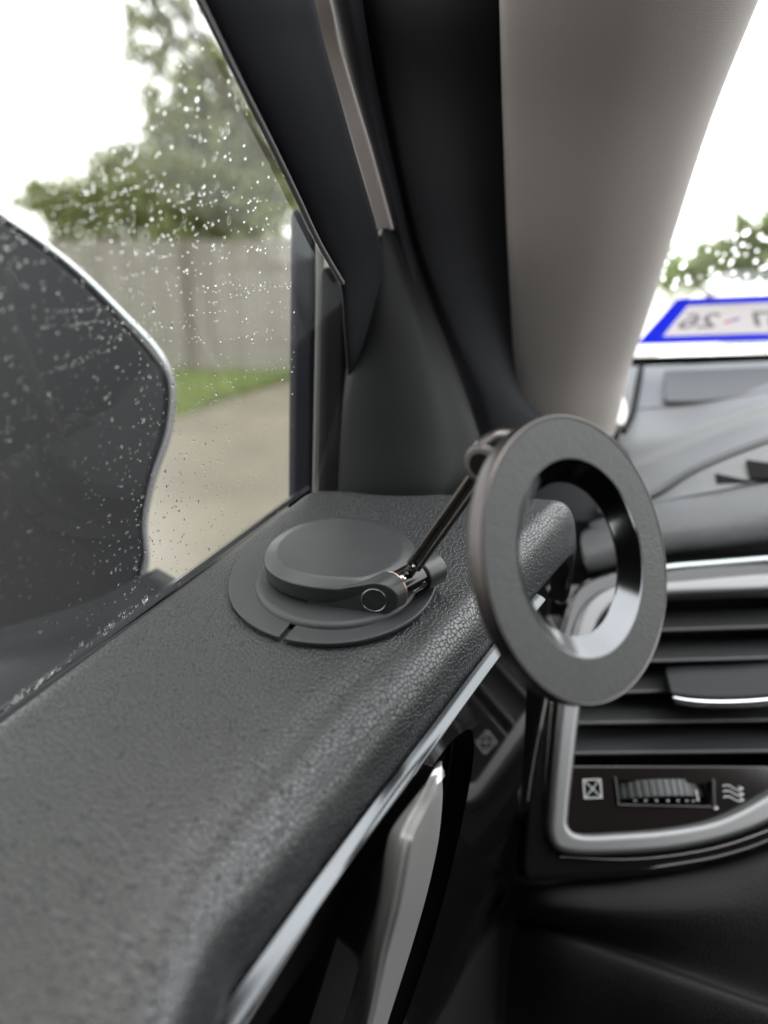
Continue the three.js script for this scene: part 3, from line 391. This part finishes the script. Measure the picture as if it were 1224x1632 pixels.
// ------------------------------------------------------------------ rain on both panes
{
  const dome = new THREE.LatheGeometry([[0, 0], [0.96, 0], [1, 0.06], [0.96, 0.22], [0.82, 0.42], [0.55, 0.6], [0.25, 0.68], [0, 0.7]].map(([r, h]) => new THREE.Vector2(r, h)), 14);
  const film = new THREE.LatheGeometry([[0, 0], [0.97, 0], [1, 0.05], [0.97, 0.05], [0.88, 0.08], [0.7, 0.085], [0.4, 0.085], [0, 0.085]].map(([r, h]) => new THREE.Vector2(r, h)), 18);
  const m = new THREE.Matrix4(), q = new THREE.Quaternion();
  const make = (name, pl, list, geo, label) => { const out = basis(pl).n.clone().negate(), u = V(0, 1, 0).addScaledVector(out, -out.y).normalize(), s = u.clone().cross(out).normalize(); const im = new THREE.InstancedMesh(geo, M.water, list.length);
    list.forEach(([x, y, r, asp, rot], i) => { if (i % 17 === 3) r *= 1.7; if (x < 170) r *= 0.72; const p = on(x, y, pl).addScaledVector(out, 0.0003); const B = new THREE.Matrix4().makeBasis(s, out, u.clone().negate()); r *= 0.82; m.copy(B).multiply(new THREE.Matrix4().makeRotationY(rot)).multiply(new THREE.Matrix4().makeScale(r, r * 0.95, r * asp)).setPosition(p); im.setMatrixAt(i, m); });
    im.name = name; tag(im, label, 'raindrops', null, 'stuff'); im.castShadow = im.receiveShadow = true; scene.add(im); };
  const L = [], Fm = [];
  const add = (x, y, r, a = 1, rot = 0) => L.push([x, y, r, a, rot]);
  for (let i = 0; i < 650; i++) { const x = rr(-30, 480), y = rr(-20, 1140); add(x, y, rr(0.00015, 0.00034) * (rnd() < 0.1 ? 1.6 : 1), rr(1, 1.7), rr(-0.4, 0.4)); }
  for (let i = 0; i < 260; i++) { const x = rr(0, 470), y = 470 + 110 * gauss(); add(x, y, rr(0.0002, 0.0005), rr(1, 1.6), rr(-0.5, 0.5)); }
  for (let i = 0; i < 380; i++) { const y = 820 + 110 * gauss(), x = 330 - (y - 700) * 0.4 + 80 * gauss(); add(x, y, rr(0.0002, 0.00048), rr(1, 1.5), rr(-0.6, 0.6)); }
  for (let i = 0; i < 220; i++) { const x = rr(0, 300), y = rr(600, 1000); add(x, y, rr(0.00014, 0.00026), rr(1.6, 3), rr(-0.3, 0.3)); }
  for (let k = 0; k < 45; k++) { let x = rr(20, 420), y = rr(300, 640); const c = 4 + Math.floor(rnd() * 12), sl = rr(-0.45, 0.05), st = rr(6, 12); for (let i = 0; i < c; i++) { add(x + rr(-1.5, 1.5), y + rr(-2, 2), rr(0.00018, 0.00042), rr(1, 1.5), rr(-0.5, 0.5)); x += st * rr(0.7, 1.3); y += st * sl; } }
  for (let i = 0; i < 60; i++) { const f = rnd(); add(8 + 250 * f, 1132 - 190 * f + rr(-12, 2), rr(0.0005, 0.0012), rr(1, 2), rr(-0.6, 0.6)); }
  for (let i = 0; i < 260; i++) add(rr(0, 440), rr(0, 420), rr(0.0002, 0.00055), rr(1, 1.7), rr(-0.4, 0.4));
  const kept = (p, i) => p[0] < 470 && i % 7 > 0;
  for (let i = 0; i < 46; i++) Fm.push([rr(120, 440), rr(120, 400), rr(0.0006, 0.0012), rr(1.2, 2.4), rr(-0.4, 0.4)]);
  make('raindrops_on_side_window', GL, L.filter(kept), dome, 'many small raindrops on the outside of the side window');
  make('rain_blots_on_side_window', GL, Fm.filter(kept), film, 'larger flat rain blots with pale outlines on the upper side window');
  const W = []; for (let i = 0; i < 110; i++) { const y = rr(40, 468); W.push([rr(1050, 1260), y, rr(0.0009, 0.0024), rr(1, 1.5), rr(-0.3, 0.3)]); }
  for (let i = 0; i < 60; i++) W.push([rr(1050, 1250), rr(370, 468), rr(0.001, 0.0022), rr(1, 1.4), rr(-0.3, 0.3)]);
  make('raindrops_on_windshield', WS, W, dome, 'raindrops on the windshield above the blue sticker');
}

// ------------------------------------------------------------------ dashboard and its vent
{
  const dash = thing('dashboard', at(1100, 900, 0.44), 'grey black dashboard with air vent and gloss trim, right of the door', 'dashboard');
  const R = (pts, d) => pts.map(([x, y]) => at(x, y, d));
  part('upper_panel', loft([R([[985, 584], [1080, 582], [1150, 579], [1224, 576], [1360, 571]], 0.61), R([[990, 612], [1080, 608], [1150, 604], [1224, 599], [1360, 588]], 0.585), R([[1000, 650], [1080, 645], [1150, 635], [1224, 622], [1360, 600]], 0.56), R([[985, 702], [1060, 694], [1140, 668], [1224, 640], [1360, 610]], 0.53), R([[970, 765], [1040, 733], [1130, 696], [1224, 662], [1360, 630]], 0.522), R([[955, 815], [1042, 788], [1110, 748], [1224, 702], [1360, 662]], 0.488), R([[955, 818], [1042, 791], [1110, 751], [1224, 705], [1360, 665]], 0.492)], 40, 50, 0.003), M.dashTop, dash);
  part('seam_line', rods(R([[1008, 653], [1080, 647], [1150, 637], [1224, 624], [1360, 602]], 0.5585), 0.0008, 30, 6), M.jamb, dash);
  part('edge_gap', rods([at(1022, 584, 0.6), at(1012, 640, 0.555), at(1006, 664, 0.535), at(994, 688, 0.52)], 0.0022, 20, 8), M.black, dash);
  const sp3 = (a, b, c) => plane(a, b.clone().sub(a).cross(c.clone().sub(a)));
  part('speaker_grille', plate([[1060, 591], [1066, 589.5], [1150, 587], [1300, 581], [1300, 618], [1224, 627], [1150, 635], [1110, 638.5], [1066, 639], [1058, 634]], sp3(at(1008, 586, 0.609), at(1224, 577, 0.609), at(1100, 644, 0.561)), { off: 0.0045, t: 0.003, bevel: 0.001 }), M.speaker, dash);
  part('defroster_panel', loft([R([[940, 834], [1043, 794], [1111, 753], [1225, 707], [1360, 668]], 0.487), R([[940, 840], [1050, 800], [1130, 784], [1224, 766], [1360, 746]], 0.468)], 40, 12, 0.002, true), M.dashTop, dash);
  const DP = sp3(at(1111, 753, 0.487), at(1225, 707, 0.487), at(1224, 766, 0.468));
  for (const q of [[[1140, 754], [1196, 766], [1142, 771]], [[1189, 732], [1262, 742], [1262, 762], [1196, 763]]]) part('defroster_slot', plate(q, DP, { off: 0.0035, t: 0.002, bevel: 0.0003 }), M.black, dash);
  part('leather_pad', loft([R([[932, 846], [1045, 800], [1130, 786], [1224, 768], [1360, 748]], 0.472), R([[928, 850], [1048, 806], [1130, 791], [1224, 772], [1360, 752]], 0.463), R([[926, 862], [1054, 826], [1140, 812], [1224, 797], [1360, 778]], 0.452), R([[930, 885], [1058, 850], [1140, 840], [1224, 827], [1360, 808]], 0.445), R([[934, 902], [1060, 872], [1140, 864], [1224, 853], [1360, 838]], 0.446), R([[938, 912], [1060, 882], [1140, 873], [1224, 863], [1360, 848]], 0.452), R([[938, 914], [1060, 884], [1140, 875], [1224, 865], [1360, 850]], 0.49)], 40, 50, 0.003), M.dashLeather, dash);
  part('gloss_bar', loft([R([[960, 912], [1060, 893], [1140, 886], [1224, 879], [1360, 868]], 0.452), R([[960, 915], [1060, 896], [1140, 889], [1224, 882], [1360, 871]], 0.446), R([[960, 922], [1060, 905], [1140, 897], [1224, 890], [1360, 879]], 0.4425), R([[960, 931], [1060, 914], [1140, 906], [1224, 899], [1360, 888]], 0.4435), R([[960, 938], [1060, 921], [1140, 912], [1224, 905], [1360, 894]], 0.45)], 30, 20, 0.002), std({ name: 'gloss bar', color: lin(0.26, 0.28, 0.285), metalness: 1, roughness: 0.12 }), dash);
  const VP = plane(at(1050, 930, 0.437), V(1, 0, -0.05).cross(at(1050, 1350, 0.388).sub(at(1050, 930, 0.437))));
  const vb = basis(VP);
  const outer = [[1061, 925], [1000, 929], [962, 938], [938, 956], [922, 987], [911, 1030], [900, 1080], [892, 1130], [884, 1210], [877, 1290], [876, 1332], [884, 1351], [905, 1361], [1000, 1362], [1090, 1353], [1160, 1337], [1224, 1313], [1300, 1265], [1370, 1190], [1405, 1100], [1405, 990], [1360, 905], [1224, 911]];
  const inner = [[1061, 948], [1010, 953], [978, 965], [956, 990], [943, 1030], [933, 1080], [926, 1130], [917, 1210], [908, 1295], [908, 1317], [918, 1327], [1000, 1327], [1090, 1318], [1150, 1304], [1224, 1266], [1290, 1220], [1340, 1150], [1362, 1080], [1362, 1000], [1340, 934], [1224, 941]];
  const trimHole = [[1061, 935], [1005, 940], [970, 950], [947, 970], [932, 1000], [920, 1060], [905, 1150], [893, 1290], [893, 1330], [905, 1343], [1000, 1345], [1090, 1336], [1160, 1320], [1224, 1290], [1295, 1242], [1355, 1170], [1385, 1090], [1380, 980], [1345, 920], [1224, 926]];
  part('gloss_trim', plate([[1060, 908], [960, 915], [918, 940], [897, 1000], [880, 1070], [864, 1150], [846, 1250], [838, 1330], [838, 1398], [870, 1402], [920, 1400], [1000, 1395], [1080, 1384], [1150, 1371], [1224, 1347], [1330, 1290], [1440, 1200], [1440, 890], [1224, 894]], VP, { off: 0, t: 0.02, bevel: 0.0025, round: true, holes: [trimHole], seg: 5 }), M.piano, dash);
  const vent = sub('air_vent', on(1050, 1150, VP), dash);
  part('bezel', plate(outer, VP, { off: 0.006, t: 0.016, bevel: 0.0032, round: true, holes: [inner], seg: 6 }), M.satin, vent);
  part('cavity', plate([[880, 900], [1420, 880], [1420, 1380], [850, 1380]], VP, { off: -0.034, t: 0.003, bevel: 0 }), M.black, vent);
  const L0 = on(886, 1000, VP), back = V(0, -0.05, -1).normalize();
  for (const y of [952, 1002, 1050, 1098, 1146, 1194]) {
    const k = 0.98, a = on(890, y + 6, VP, -0.003), b = on(1385, y - 10 * (1200 - y) / 200, VP, -0.003), xx = b.clone().sub(a), W = xx.length(); xx.normalize();
    const zz = back.clone().negate(); zz.addScaledVector(xx, -zz.dot(xx)).normalize(); const yy = zz.clone().cross(xx);
    const g = new RoundedBoxGeometry(W, 0.0022, 0.026, 3, 0.001); g.translate(0, -0.0011, -0.013); g.applyMatrix4(M4(xx, yy, zz, a.clone().add(b).multiplyScalar(0.5))); part('slat', g, M.slat, vent);
  }
  for (const x of [985, 1250]) { const a = on(x, 950, VP, -0.03), b = on(x - 8, 1230, VP, -0.03), g = new RoundedBoxGeometry(0.0018, a.distanceTo(b), 0.008, 2, 0.0006); const yy = a.clone().sub(b).normalize(), xx = yy.clone().cross(vb.n).normalize(); g.applyMatrix4(M4(xx, yy, xx.clone().cross(yy), a.add(b).multiplyScalar(0.5))); part('vertical_vane', g, M.black, vent); }
  const T = (pts, o) => pts.map(([x, y]) => on(x, y, VP, o));
  part('vent_tab', loft([T([[1062, 1064], [1090, 1062], [1150, 1060], [1224, 1056], [1275, 1054]], -0.006), T([[1062, 1068], [1090, 1066], [1150, 1065], [1224, 1060], [1275, 1057]], 0.001), T([[1066, 1086], [1090, 1088], [1150, 1090], [1224, 1086], [1275, 1080]], 0.007), T([[1071, 1104], [1095, 1108], [1150, 1111], [1224, 1107], [1275, 1098]], 0.011), T([[1074, 1112], [1095, 1116], [1150, 1119], [1224, 1115], [1275, 1106]], 0.008), T([[1076, 1118], [1097, 1122], [1150, 1125], [1224, 1121], [1275, 1112]], -0.004)], 30, 30, 0.003), std({ name: 'tab black', color: lin(0.008, 0.0085, 0.009), roughness: 0.5, specularIntensity: 0.35 }), vent);
  part('tab_lip', loft([T([[1073, 1108], [1095, 1112], [1150, 1114.5], [1224, 1110.5], [1275, 1102]], 0.0106), T([[1074, 1111], [1096, 1115], [1150, 1118], [1224, 1114], [1275, 1105]], 0.0122), T([[1076, 1117], [1100, 1121], [1150, 1124], [1224, 1120], [1275, 1111]], 0.0112), T([[1078, 1122], [1102, 1126], [1150, 1128.5], [1224, 1125], [1275, 1115]], 0.008)], 30, 14, 0.001), M.chrome, vent);
  part('fascia', plate([[912, 1220], [1380, 1221], [1380, 1340], [900, 1340]], VP, { off: -0.001, t: 0.004, bevel: 0.0008, holes: [[[981, 1241], [1133, 1245], [1134, 1285], [985, 1282]]] }), M.pianoBrown, vent);
  { // thumb wheel
    const s = new THREE.Shape(), N = 56, r0 = 0.034; for (let i = 0; i < N * 8; i++) { const a = i / (N * 8) * Math.PI * 2, r = r0 - 0.0009 * Math.pow(Math.max(0, Math.cos(a * N)), 4); i ? s.lineTo(r * Math.cos(a), r * Math.sin(a)) : s.moveTo(r, 0); }
    const H = 0.0074, g = new THREE.ExtrudeGeometry(s, { depth: H, bevelEnabled: true, bevelThickness: 0.0006, bevelSize: 0.0006, bevelSegments: 2 }); g.translate(0, 0, -H / 2);
    const c = on(1057, 1267, VP, 0).addScaledVector(vb.n, -0.0325), up = vb.v.clone().addScaledVector(vb.n, -0.1).normalize(), xx = up.clone().cross(vb.n).normalize(); g.applyMatrix4(M4(xx, xx.clone().cross(up).negate(), up, c)); part('thumb_wheel', g, M.slat, vent);
    const cc = c, mk = (px, py, w, h) => { const p = on(px, py, VP, 0.0006), d = p.clone().sub(cc); d.addScaledVector(up, -d.dot(up)).normalize(); const q = cc.clone().addScaledVector(d, r0 + 0.0006).addScaledVector(up, p.clone().sub(cc).dot(up)); const b = new RoundedBoxGeometry(w, h, 0.0006, 1, 0.0002), tx = up.clone().cross(d).normalize(); b.applyMatrix4(M4(tx, up, d, q)); return b; };
    part('white_mark', mk(1124, 1266, 0.0011, 0.0058), M.print, vent);
    part('wheel_dots', [1012, 1029, 1045, 1062, 1078, 1094, 1110].map((x, i) => mk(x, 1277 - Math.abs(i - 3) * 0.4, 0.0016, 0.0008)), std({ name: 'grey print', color: lin(0.22), roughness: 0.6 }), vent);
    part('wheel_frame', [rods(T([[980, 1240], [985, 1282]], -0.0004), 0.0008, 4, 6), rods(T([[985, 1283], [1134, 1286]], -0.0004), 0.0005, 4, 6), rods(T([[1136, 1245], [1137, 1285]], -0.0004), 0.0011, 4, 6)].flat(), M.pianoBrown, vent);
    part('white_chip', plate([[1134, 1285], [1141, 1284], [1146, 1288], [1141, 1291], [1137, 1289]], VP, { off: -0.0002, t: 0.0008, bevel: 0.0001 }), M.print, vent);
  }
  const seg = (a, b, w) => { const d = [b[0] - a[0], b[1] - a[1]], L = Math.hypot(...d), p = [-d[1] / L * w / 2, d[0] / L * w / 2]; return plate([[a[0] + p[0], a[1] + p[1]], [b[0] + p[0], b[1] + p[1]], [b[0] - p[0], b[1] - p[1]], [a[0] - p[0], a[1] - p[1]]], VP, { off: -0.0007, t: 0.0006, bevel: 0 }); };
  { const c = [[930, 1243], [957, 1242], [959, 1271], [932, 1272]]; part('closed_vent_symbol', [seg([c[0][0] - 1.3, c[0][1]], [c[1][0] + 1.3, c[1][1]], 2), seg([c[1][0], c[1][1] + 1.3], [c[2][0], c[2][1] - 1.3], 2), seg([c[2][0] + 1.3, c[2][1]], [c[3][0] - 1.3, c[3][1]], 2), seg([c[3][0], c[3][1] - 1.3], [c[0][0], c[0][1] + 1.3], 2), seg([c[0][0] + 2, c[0][1] + 2], [c[2][0] - 2, c[2][1] - 2], 1.3), seg([c[1][0] - 2, c[1][1] + 2], [c[3][0] + 2, c[3][1] - 2], 1.3)].map((g, i) => g.translate(...vb.n.clone().multiplyScalar(i * 0.00003).toArray())), M.print, vent); }
  { const strokes = []; for (let k = 0; k < 3; k++) { const dx = k * 0.6, dy = k * 9; const p = [[1152, 1253], [1156, 1251.5], [1162, 1252], [1168, 1255.5], [1174, 1258.5], [1180, 1258.5], [1184, 1257]].map(([x, y]) => on(x + dx, y + dy, VP, -0.0007)); strokes.push(rod(p, 0.00032, 20, 6)); strokes.push(plate([[1176 + dx, 1252 + dy], [1185.5 + dx, 1256.5 + dy], [1183 + dx, 1259 + dy]], VP, { off: -0.0005, t: 0.0006, bevel: 0 })); } part('open_vent_symbol', strokes, M.print, vent); }
  part('trim_highlight_rod', rods(T([[879, 1118], [873, 1180], [868, 1250], [866, 1310]], 0.0002), 0.0009, 20, 8), M.darkChrome, dash);  // added rod stands in for the highlight on the gloss trim edge
  part('lower_highlight_rod', rods(T([[893, 1366], [1000, 1370], [1090, 1361], [1160, 1346], [1240, 1318]], 0.0002), 0.0006, 30, 8), M.darkChrome, dash);  // added rod draws the highlight along the trim gap below the vent
  part('lower_panel', loft([[[815, 1402, 0.42], [870, 1404, 0.402], [1000, 1398, 0.396], [1150, 1374, 0.396], [1224, 1350, 0.398], [1360, 1290, 0.4]], [[812, 1412, 0.41], [870, 1416, 0.391], [1000, 1412, 0.386], [1150, 1390, 0.386], [1224, 1368, 0.386], [1360, 1310, 0.39]], [[812, 1440, 0.405], [880, 1445, 0.385], [1020, 1455, 0.378], [1150, 1450, 0.376], [1224, 1445, 0.376], [1360, 1430, 0.376]], [[820, 1468, 0.42], [900, 1485, 0.405], [1000, 1517, 0.395], [1100, 1552, 0.385], [1224, 1596, 0.38], [1360, 1640, 0.375]], [[824, 1476, 0.415], [900, 1496, 0.393], [1000, 1530, 0.382], [1100, 1565, 0.372], [1224, 1609, 0.366], [1360, 1655, 0.36]], [[815, 1500, 0.415], [890, 1530, 0.392], [985, 1570, 0.382], [1085, 1610, 0.372], [1210, 1655, 0.366], [1350, 1700, 0.36]], [[800, 1700, 0.43], [880, 1720, 0.42], [980, 1760, 0.41], [1080, 1800, 0.4], [1200, 1840, 0.4], [1340, 1880, 0.4]]].map((r) => r.map((q) => at(...q))), 40, 60, 0.003), M.lowerDash, dash);
  part('inner_structure', loft([R([[760, 800], [1100, 800], [1400, 800]], 0.53), R([[720, 1100], [1000, 1100], [1400, 1100]], 0.52), R([[650, 1800], [1000, 1800], [1400, 1800]], 0.52)], 12, 12, 0.004), M.black, dash);
}

// ------------------------------------------------------------------ the phone mount
{
  const mt = thing('phone_mount', base(0, 2.5, 0), 'black folding magnetic phone mount with round base and ring head on the leather door top', 'phone mount');
  const pc = base(0, 2.5, 0);
  const slitDisc = (R, h, t, w) => { // a disc with one narrow slit from its edge
    const s = new THREE.Shape(), a0 = Math.atan2(-31, -13.2), dw = w / R, N = 120; s.moveTo(0.0195 * Math.cos(a0 + w / 2 / 0.0195), 0.0195 * Math.sin(a0 + w / 2 / 0.0195));
    for (let i = 0; i <= N; i++) { const a = a0 + dw / 2 + (Math.PI * 2 - dw) * i / N; s.lineTo(R * Math.cos(a), R * Math.sin(a)); }
    s.lineTo(0.0195 * Math.cos(a0 - w / 2 / 0.0195), 0.0195 * Math.sin(a0 - w / 2 / 0.0195)); s.closePath();
    const g = new THREE.ExtrudeGeometry(s, { depth: t - 0.0008, bevelEnabled: true, bevelThickness: 0.0004, bevelSize: 0.0005, bevelOffset: -0.0005, bevelSegments: 3, curveSegments: 4 }); g.applyMatrix4(M4(ux, uy, n, pc.clone().addScaledVector(n, h + 0.0004))); return g;
  };
  part('foam_tape', slitDisc(0.0352, 0.0007, 0.001, 0.0026), M.foam, mt);
  part('adhesive_pad', slitDisc(0.036, 0.0016, 0.0015, 0.0021), M.padBlack, mt);
  part('base_plate', lathe([[0, 0.0048], [0.026, 0.0048], [0.0272, 0.0046], [0.0281, 0.004], [0.0285, 0.003], [0.0285, 0.0026], [0, 0.0026]], n, base(1.6, 1.6, 0)), M.padBlack, mt);
  // body: a rounded outline, drawn in at the top edge, flattened towards the hinge
  const outl = [[-23.4, 3], [-21.2, 13.8], [-14.5, 22.8], [-5, 28.2], [4, 29.4], [14, 27], [22.5, 20.5], [27.4, 12], [28.8, 3], [27.2, -4], [23.8, -9.5], [19.6, -14], [15.5, -16.6], [11.5, -17.9], [5, -17.5], [-5, -16.1], [-14, -12.4], [-20.6, -6]];
  const cx = 3, cy = 3.5, lev = [[4.6, 0.9], [5.2, 0.955], [6.2, 0.985], [8.5, 1.0], [11.3, 1.003], [11.65, 1.002], [11.9, 0.994], [12.1, 0.98], [12.9, 0.915], [13.6, 0.856], [13.95, 0.826], [14.08, 0.80], [14.13, 0.77], [14.15, 0.55], [14.2, 0.25], [14.2, 0.01]];
  const cvx = new THREE.CatmullRomCurve3(outl.map(([x, y]) => V(x, y, 0)), true, 'centripetal');
  const rows = lev.map(([h, s]) => { const r = []; for (let k = 0; k <= 120; k++) { const q = cvx.getPoint((k % 120) / 120); const near = Math.exp(-((q.x - 17) ** 2 + (q.y + 15) ** 2) / 70) * Math.max(0, Math.min(1, (s - 0.78) / 0.2)); r.push(base(cx + (q.x - cx) * s, cy + (q.y - cy) * s, h - (h > 11 ? 0.5 * near : 0) - (h < 6 ? 0.9 * near : 0))); } return r; });
  part('base_body', mergeVertices(loft(rows, 120, 0, 0, true)), M.matte, mt);
  // hinge
  const A = ux.clone().multiplyScalar(0.74).addScaledVector(uy, 0.67).normalize(), Dv = ux.clone().multiplyScalar(0.67).addScaledVector(uy, -0.74).normalize();
  const c0 = base(14.8, -19, 9.2), al = (d) => c0.clone().addScaledVector(A, d / 1000), Nw = ux.clone().multiplyScalar(-0.15).addScaledVector(uy, -0.98).addScaledVector(n, 0.12).normalize();
  { // lug: a side profile drawn along the hinge, its near end trimmed flush with the wall of the body
    const s = new THREE.Shape(), Rb = 6.1; s.moveTo(-17, 4.4 - 9.2); s.quadraticCurveTo(-7, -6.4, -1.2, -Rb); for (let i = 0; i <= 20; i++) { const a = -1.75 + 3.5 * i / 20; s.lineTo(Rb * Math.cos(a), Rb * Math.sin(a)); } s.quadraticCurveTo(-5, 4.4, -9.5, 2.9); s.lineTo(-17, 0.6); s.closePath();
    const g = new THREE.ExtrudeGeometry(s, { depth: 8.6, bevelEnabled: true, bevelThickness: 0.5, bevelSize: 0.5, bevelOffset: -0.5, bevelSegments: 3, curveSegments: 12 }), p = g.attributes.position, kD = -Dv.dot(Nw) / A.dot(Nw), kN = -n.dot(Nw) / A.dot(Nw);
    for (let i = 0; i < p.count; i++) { let x = p.getX(i), y = p.getY(i), z = p.getZ(i); const far = x < -7 ? ((-7 - x) / 10) ** 1.5 * 1.3 / 1000 : 0; if (z < 4) z += x * kD + y * kN; const q = c0.clone().addScaledVector(Dv, x / 1000).addScaledVector(n, y / 1000).addScaledVector(A, z / 1000); if (far && p.getZ(i) < 4) q.addScaledVector(Nw, -far); p.setXYZ(i, q.x, q.y, q.z); }
    g.computeVertexNormals(); part('hinge_lug', g, M.matte, mt);
  }
  part('hinge_barrel', cyl(al(20), al(28.5), 0.0057, 56, 0.0008), M.matte, mt);
  part('hinge_core', cyl(al(8.5), al(20.5), 0.0047, 40, 0.0003), M.blackGloss, mt);
  const ringAt = (p, r, t, ax = A) => { const g = new THREE.TorusGeometry(r, t, 10, 60); g.applyQuaternion(new THREE.Quaternion().setFromUnitVectors(V(0, 0, 1), ax)); return g.translate(p.x, p.y, p.z); };
  { const p = c0.clone().addScaledVector(Nw, 0.0005); part('hinge_cap', cyl(p.clone().addScaledVector(Nw, -0.002), p.clone().addScaledVector(Nw, 0.0001), 0.0037, 48, 0.0003), M.matte, mt); part('cap_ring', ringAt(p.clone().addScaledVector(Nw, 0.0001), 0.004, 0.00019, Nw), std({ name: 'cap ring', color: lin(0.4), metalness: 1, roughness: 0.25 }), mt); }
  part('barrel_edge', [ringAt(al(9.2), 0.0058, 0.00022)], M.copper, mt);
  // dark fork and bent clip in front of the core
  const cl = (d, a, r = 4.7) => al(d).addScaledVector(Dv, r / 1000 * Math.cos(a)).addScaledVector(n, r / 1000 * Math.sin(a));
  part('hinge_fork', [loft([[cl(10, 2.6, 5), cl(10, 1.9, 5.4), cl(10, 1.2, 5)], [cl(15, 2.6, 5), cl(15, 1.9, 5.6), cl(15, 1.3, 5)], [cl(19.4, 2.6, 5), cl(19.4, 1.9, 5.4), cl(19.4, 1.2, 5)]], 8, 8, 0.0008)], M.blackGloss, mt);
  part('spring_clip', [...rods([cl(12.6, 0.35), cl(12.5, 0.1), cl(12.9, -0.1), cl(15.5, -0.1), cl(18.3, 0.15), cl(18.6, -0.02), cl(18.2, -0.3), cl(14, -0.45), cl(11.3, -0.55), cl(10.6, -0.9)], 0.00019, 60, 8)], M.darkChrome, mt);
  // arm
  const a0 = al(13.2).addScaledVector(n, 0.0035).addScaledVector(Dv, 0.0012), a1 = at(776, 738, 0.219), dir = a1.clone().sub(a0), Ln = dir.length(); dir.normalize();
  const zc = CAM.clone().sub(a0).normalize(), xc = dir.clone().cross(zc).normalize(), zz = xc.clone().cross(dir);
  const bar = (w, d, l0, l1, dx, dz) => { const g = new RoundedBoxGeometry(w, l1 - l0, d, 4, Math.min(w, d) * 0.42); g.translate(dx, (l0 + l1) / 2, dz); g.applyMatrix4(M4(xc, dir, zz, a0)); return g; };
  part('arm', [bar(0.0024, 0.0042, 0.006, Ln, -0.0015, 0), bar(0.0019, 0.0042, 0.006, Ln, 0.0016, 0), bar(0.0036, 0.0034, -0.001, Ln, 0, -0.0005)], M.darkChrome, mt);
  part('arm_screw', (() => { const p = al(10.6).addScaledVector(n, 0.0042).addScaledVector(Dv, 0.002); return new THREE.SphereGeometry(0.0013, 16, 12).translate(p.x, p.y, p.z); })(), M.chrome, mt);
  { const p = a0.clone().addScaledVector(dir, 0.0075).addScaledVector(zz, 0.0021); part('arm_pin', new THREE.SphereGeometry(0.0006, 12, 8).translate(p.x, p.y, p.z), M.chrome, mt); }
  // ring head
  const rc = at(932, 887, 0.203), v = rc.clone().sub(CAM).normalize(), upc = V(0, cp, -sp), rp = v.clone().cross(upc).normalize(), upp = rp.clone().cross(v), th = 53.2 * Math.PI / 180;
  const rn = rp.clone().multiplyScalar(0.99 * Math.sin(th)).addScaledVector(upp, 0.144 * Math.sin(th)).addScaledVector(v, -Math.cos(th));
  const Rr = 233 / FPX * 0.203;
  const head = sub('magnet_ring', rc, mt), P = (l) => l.map(([r, h]) => [r * Rr, h * 0.82]);
  part('face_pad', lathe(P([[0.68, -0.0008], [0.686, -0.0001], [0.69, 0], [0.968, 0], [0.972, -0.0001], [0.974, -0.0006]]).reverse(), rn, rc, 160), M.ringFace, head);
  part('ring_housing', lathe(P([[0.972, -0.0005], [0.976, 0.0001], [0.986, 0.00015], [0.994, -0.0003], [0.999, -0.0012], [1.0, -0.002], [1.0, -0.0046], [0.996, -0.0056], [0.985, -0.0064], [0.97, -0.0067], [0.6, -0.0067], [0.545, -0.0062], [0.535, -0.0056]]).reverse(), rn, rc, 160), M.gunmetal, head);
  part('inner_bevel', lathe(P([[0.535, -0.0056], [0.54, -0.0051], [0.56, -0.0048], [0.672, -0.0007], [0.683, -0.0002], [0.688, -0.0004]]).reverse(), rn, rc, 160), M.bevelGloss, head);
  // knuckle joining the arm to the ring's back
  const k0 = at(765, 741, 0.2165), k1 = at(800, 727, 0.2265), kd = k1.clone().sub(k0).normalize();
  part('knuckle', [cyl(k0, k1, 0.0054, 48, 0.0009)], M.gunmetal, mt);
  part('knuckle_rim', [ringAt(k0.clone().addScaledVector(kd, 0.0012), 0.0053, 0.0006, kd)], M.gunmetal, mt);
  part('knuckle_cap', [cyl(k0.clone().addScaledVector(kd, -0.0004), k0.clone().addScaledVector(kd, 0.001), 0.0034, 36, 0.0003)], M.black, mt);
  part('ring_bracket', rods([at(772, 716, 0.2205), at(800, 702, 0.2195), at(850, 712, 0.2215)], 0.0036, 20, 14), M.gunmetal, mt);
}

renderer.render(scene, camera);
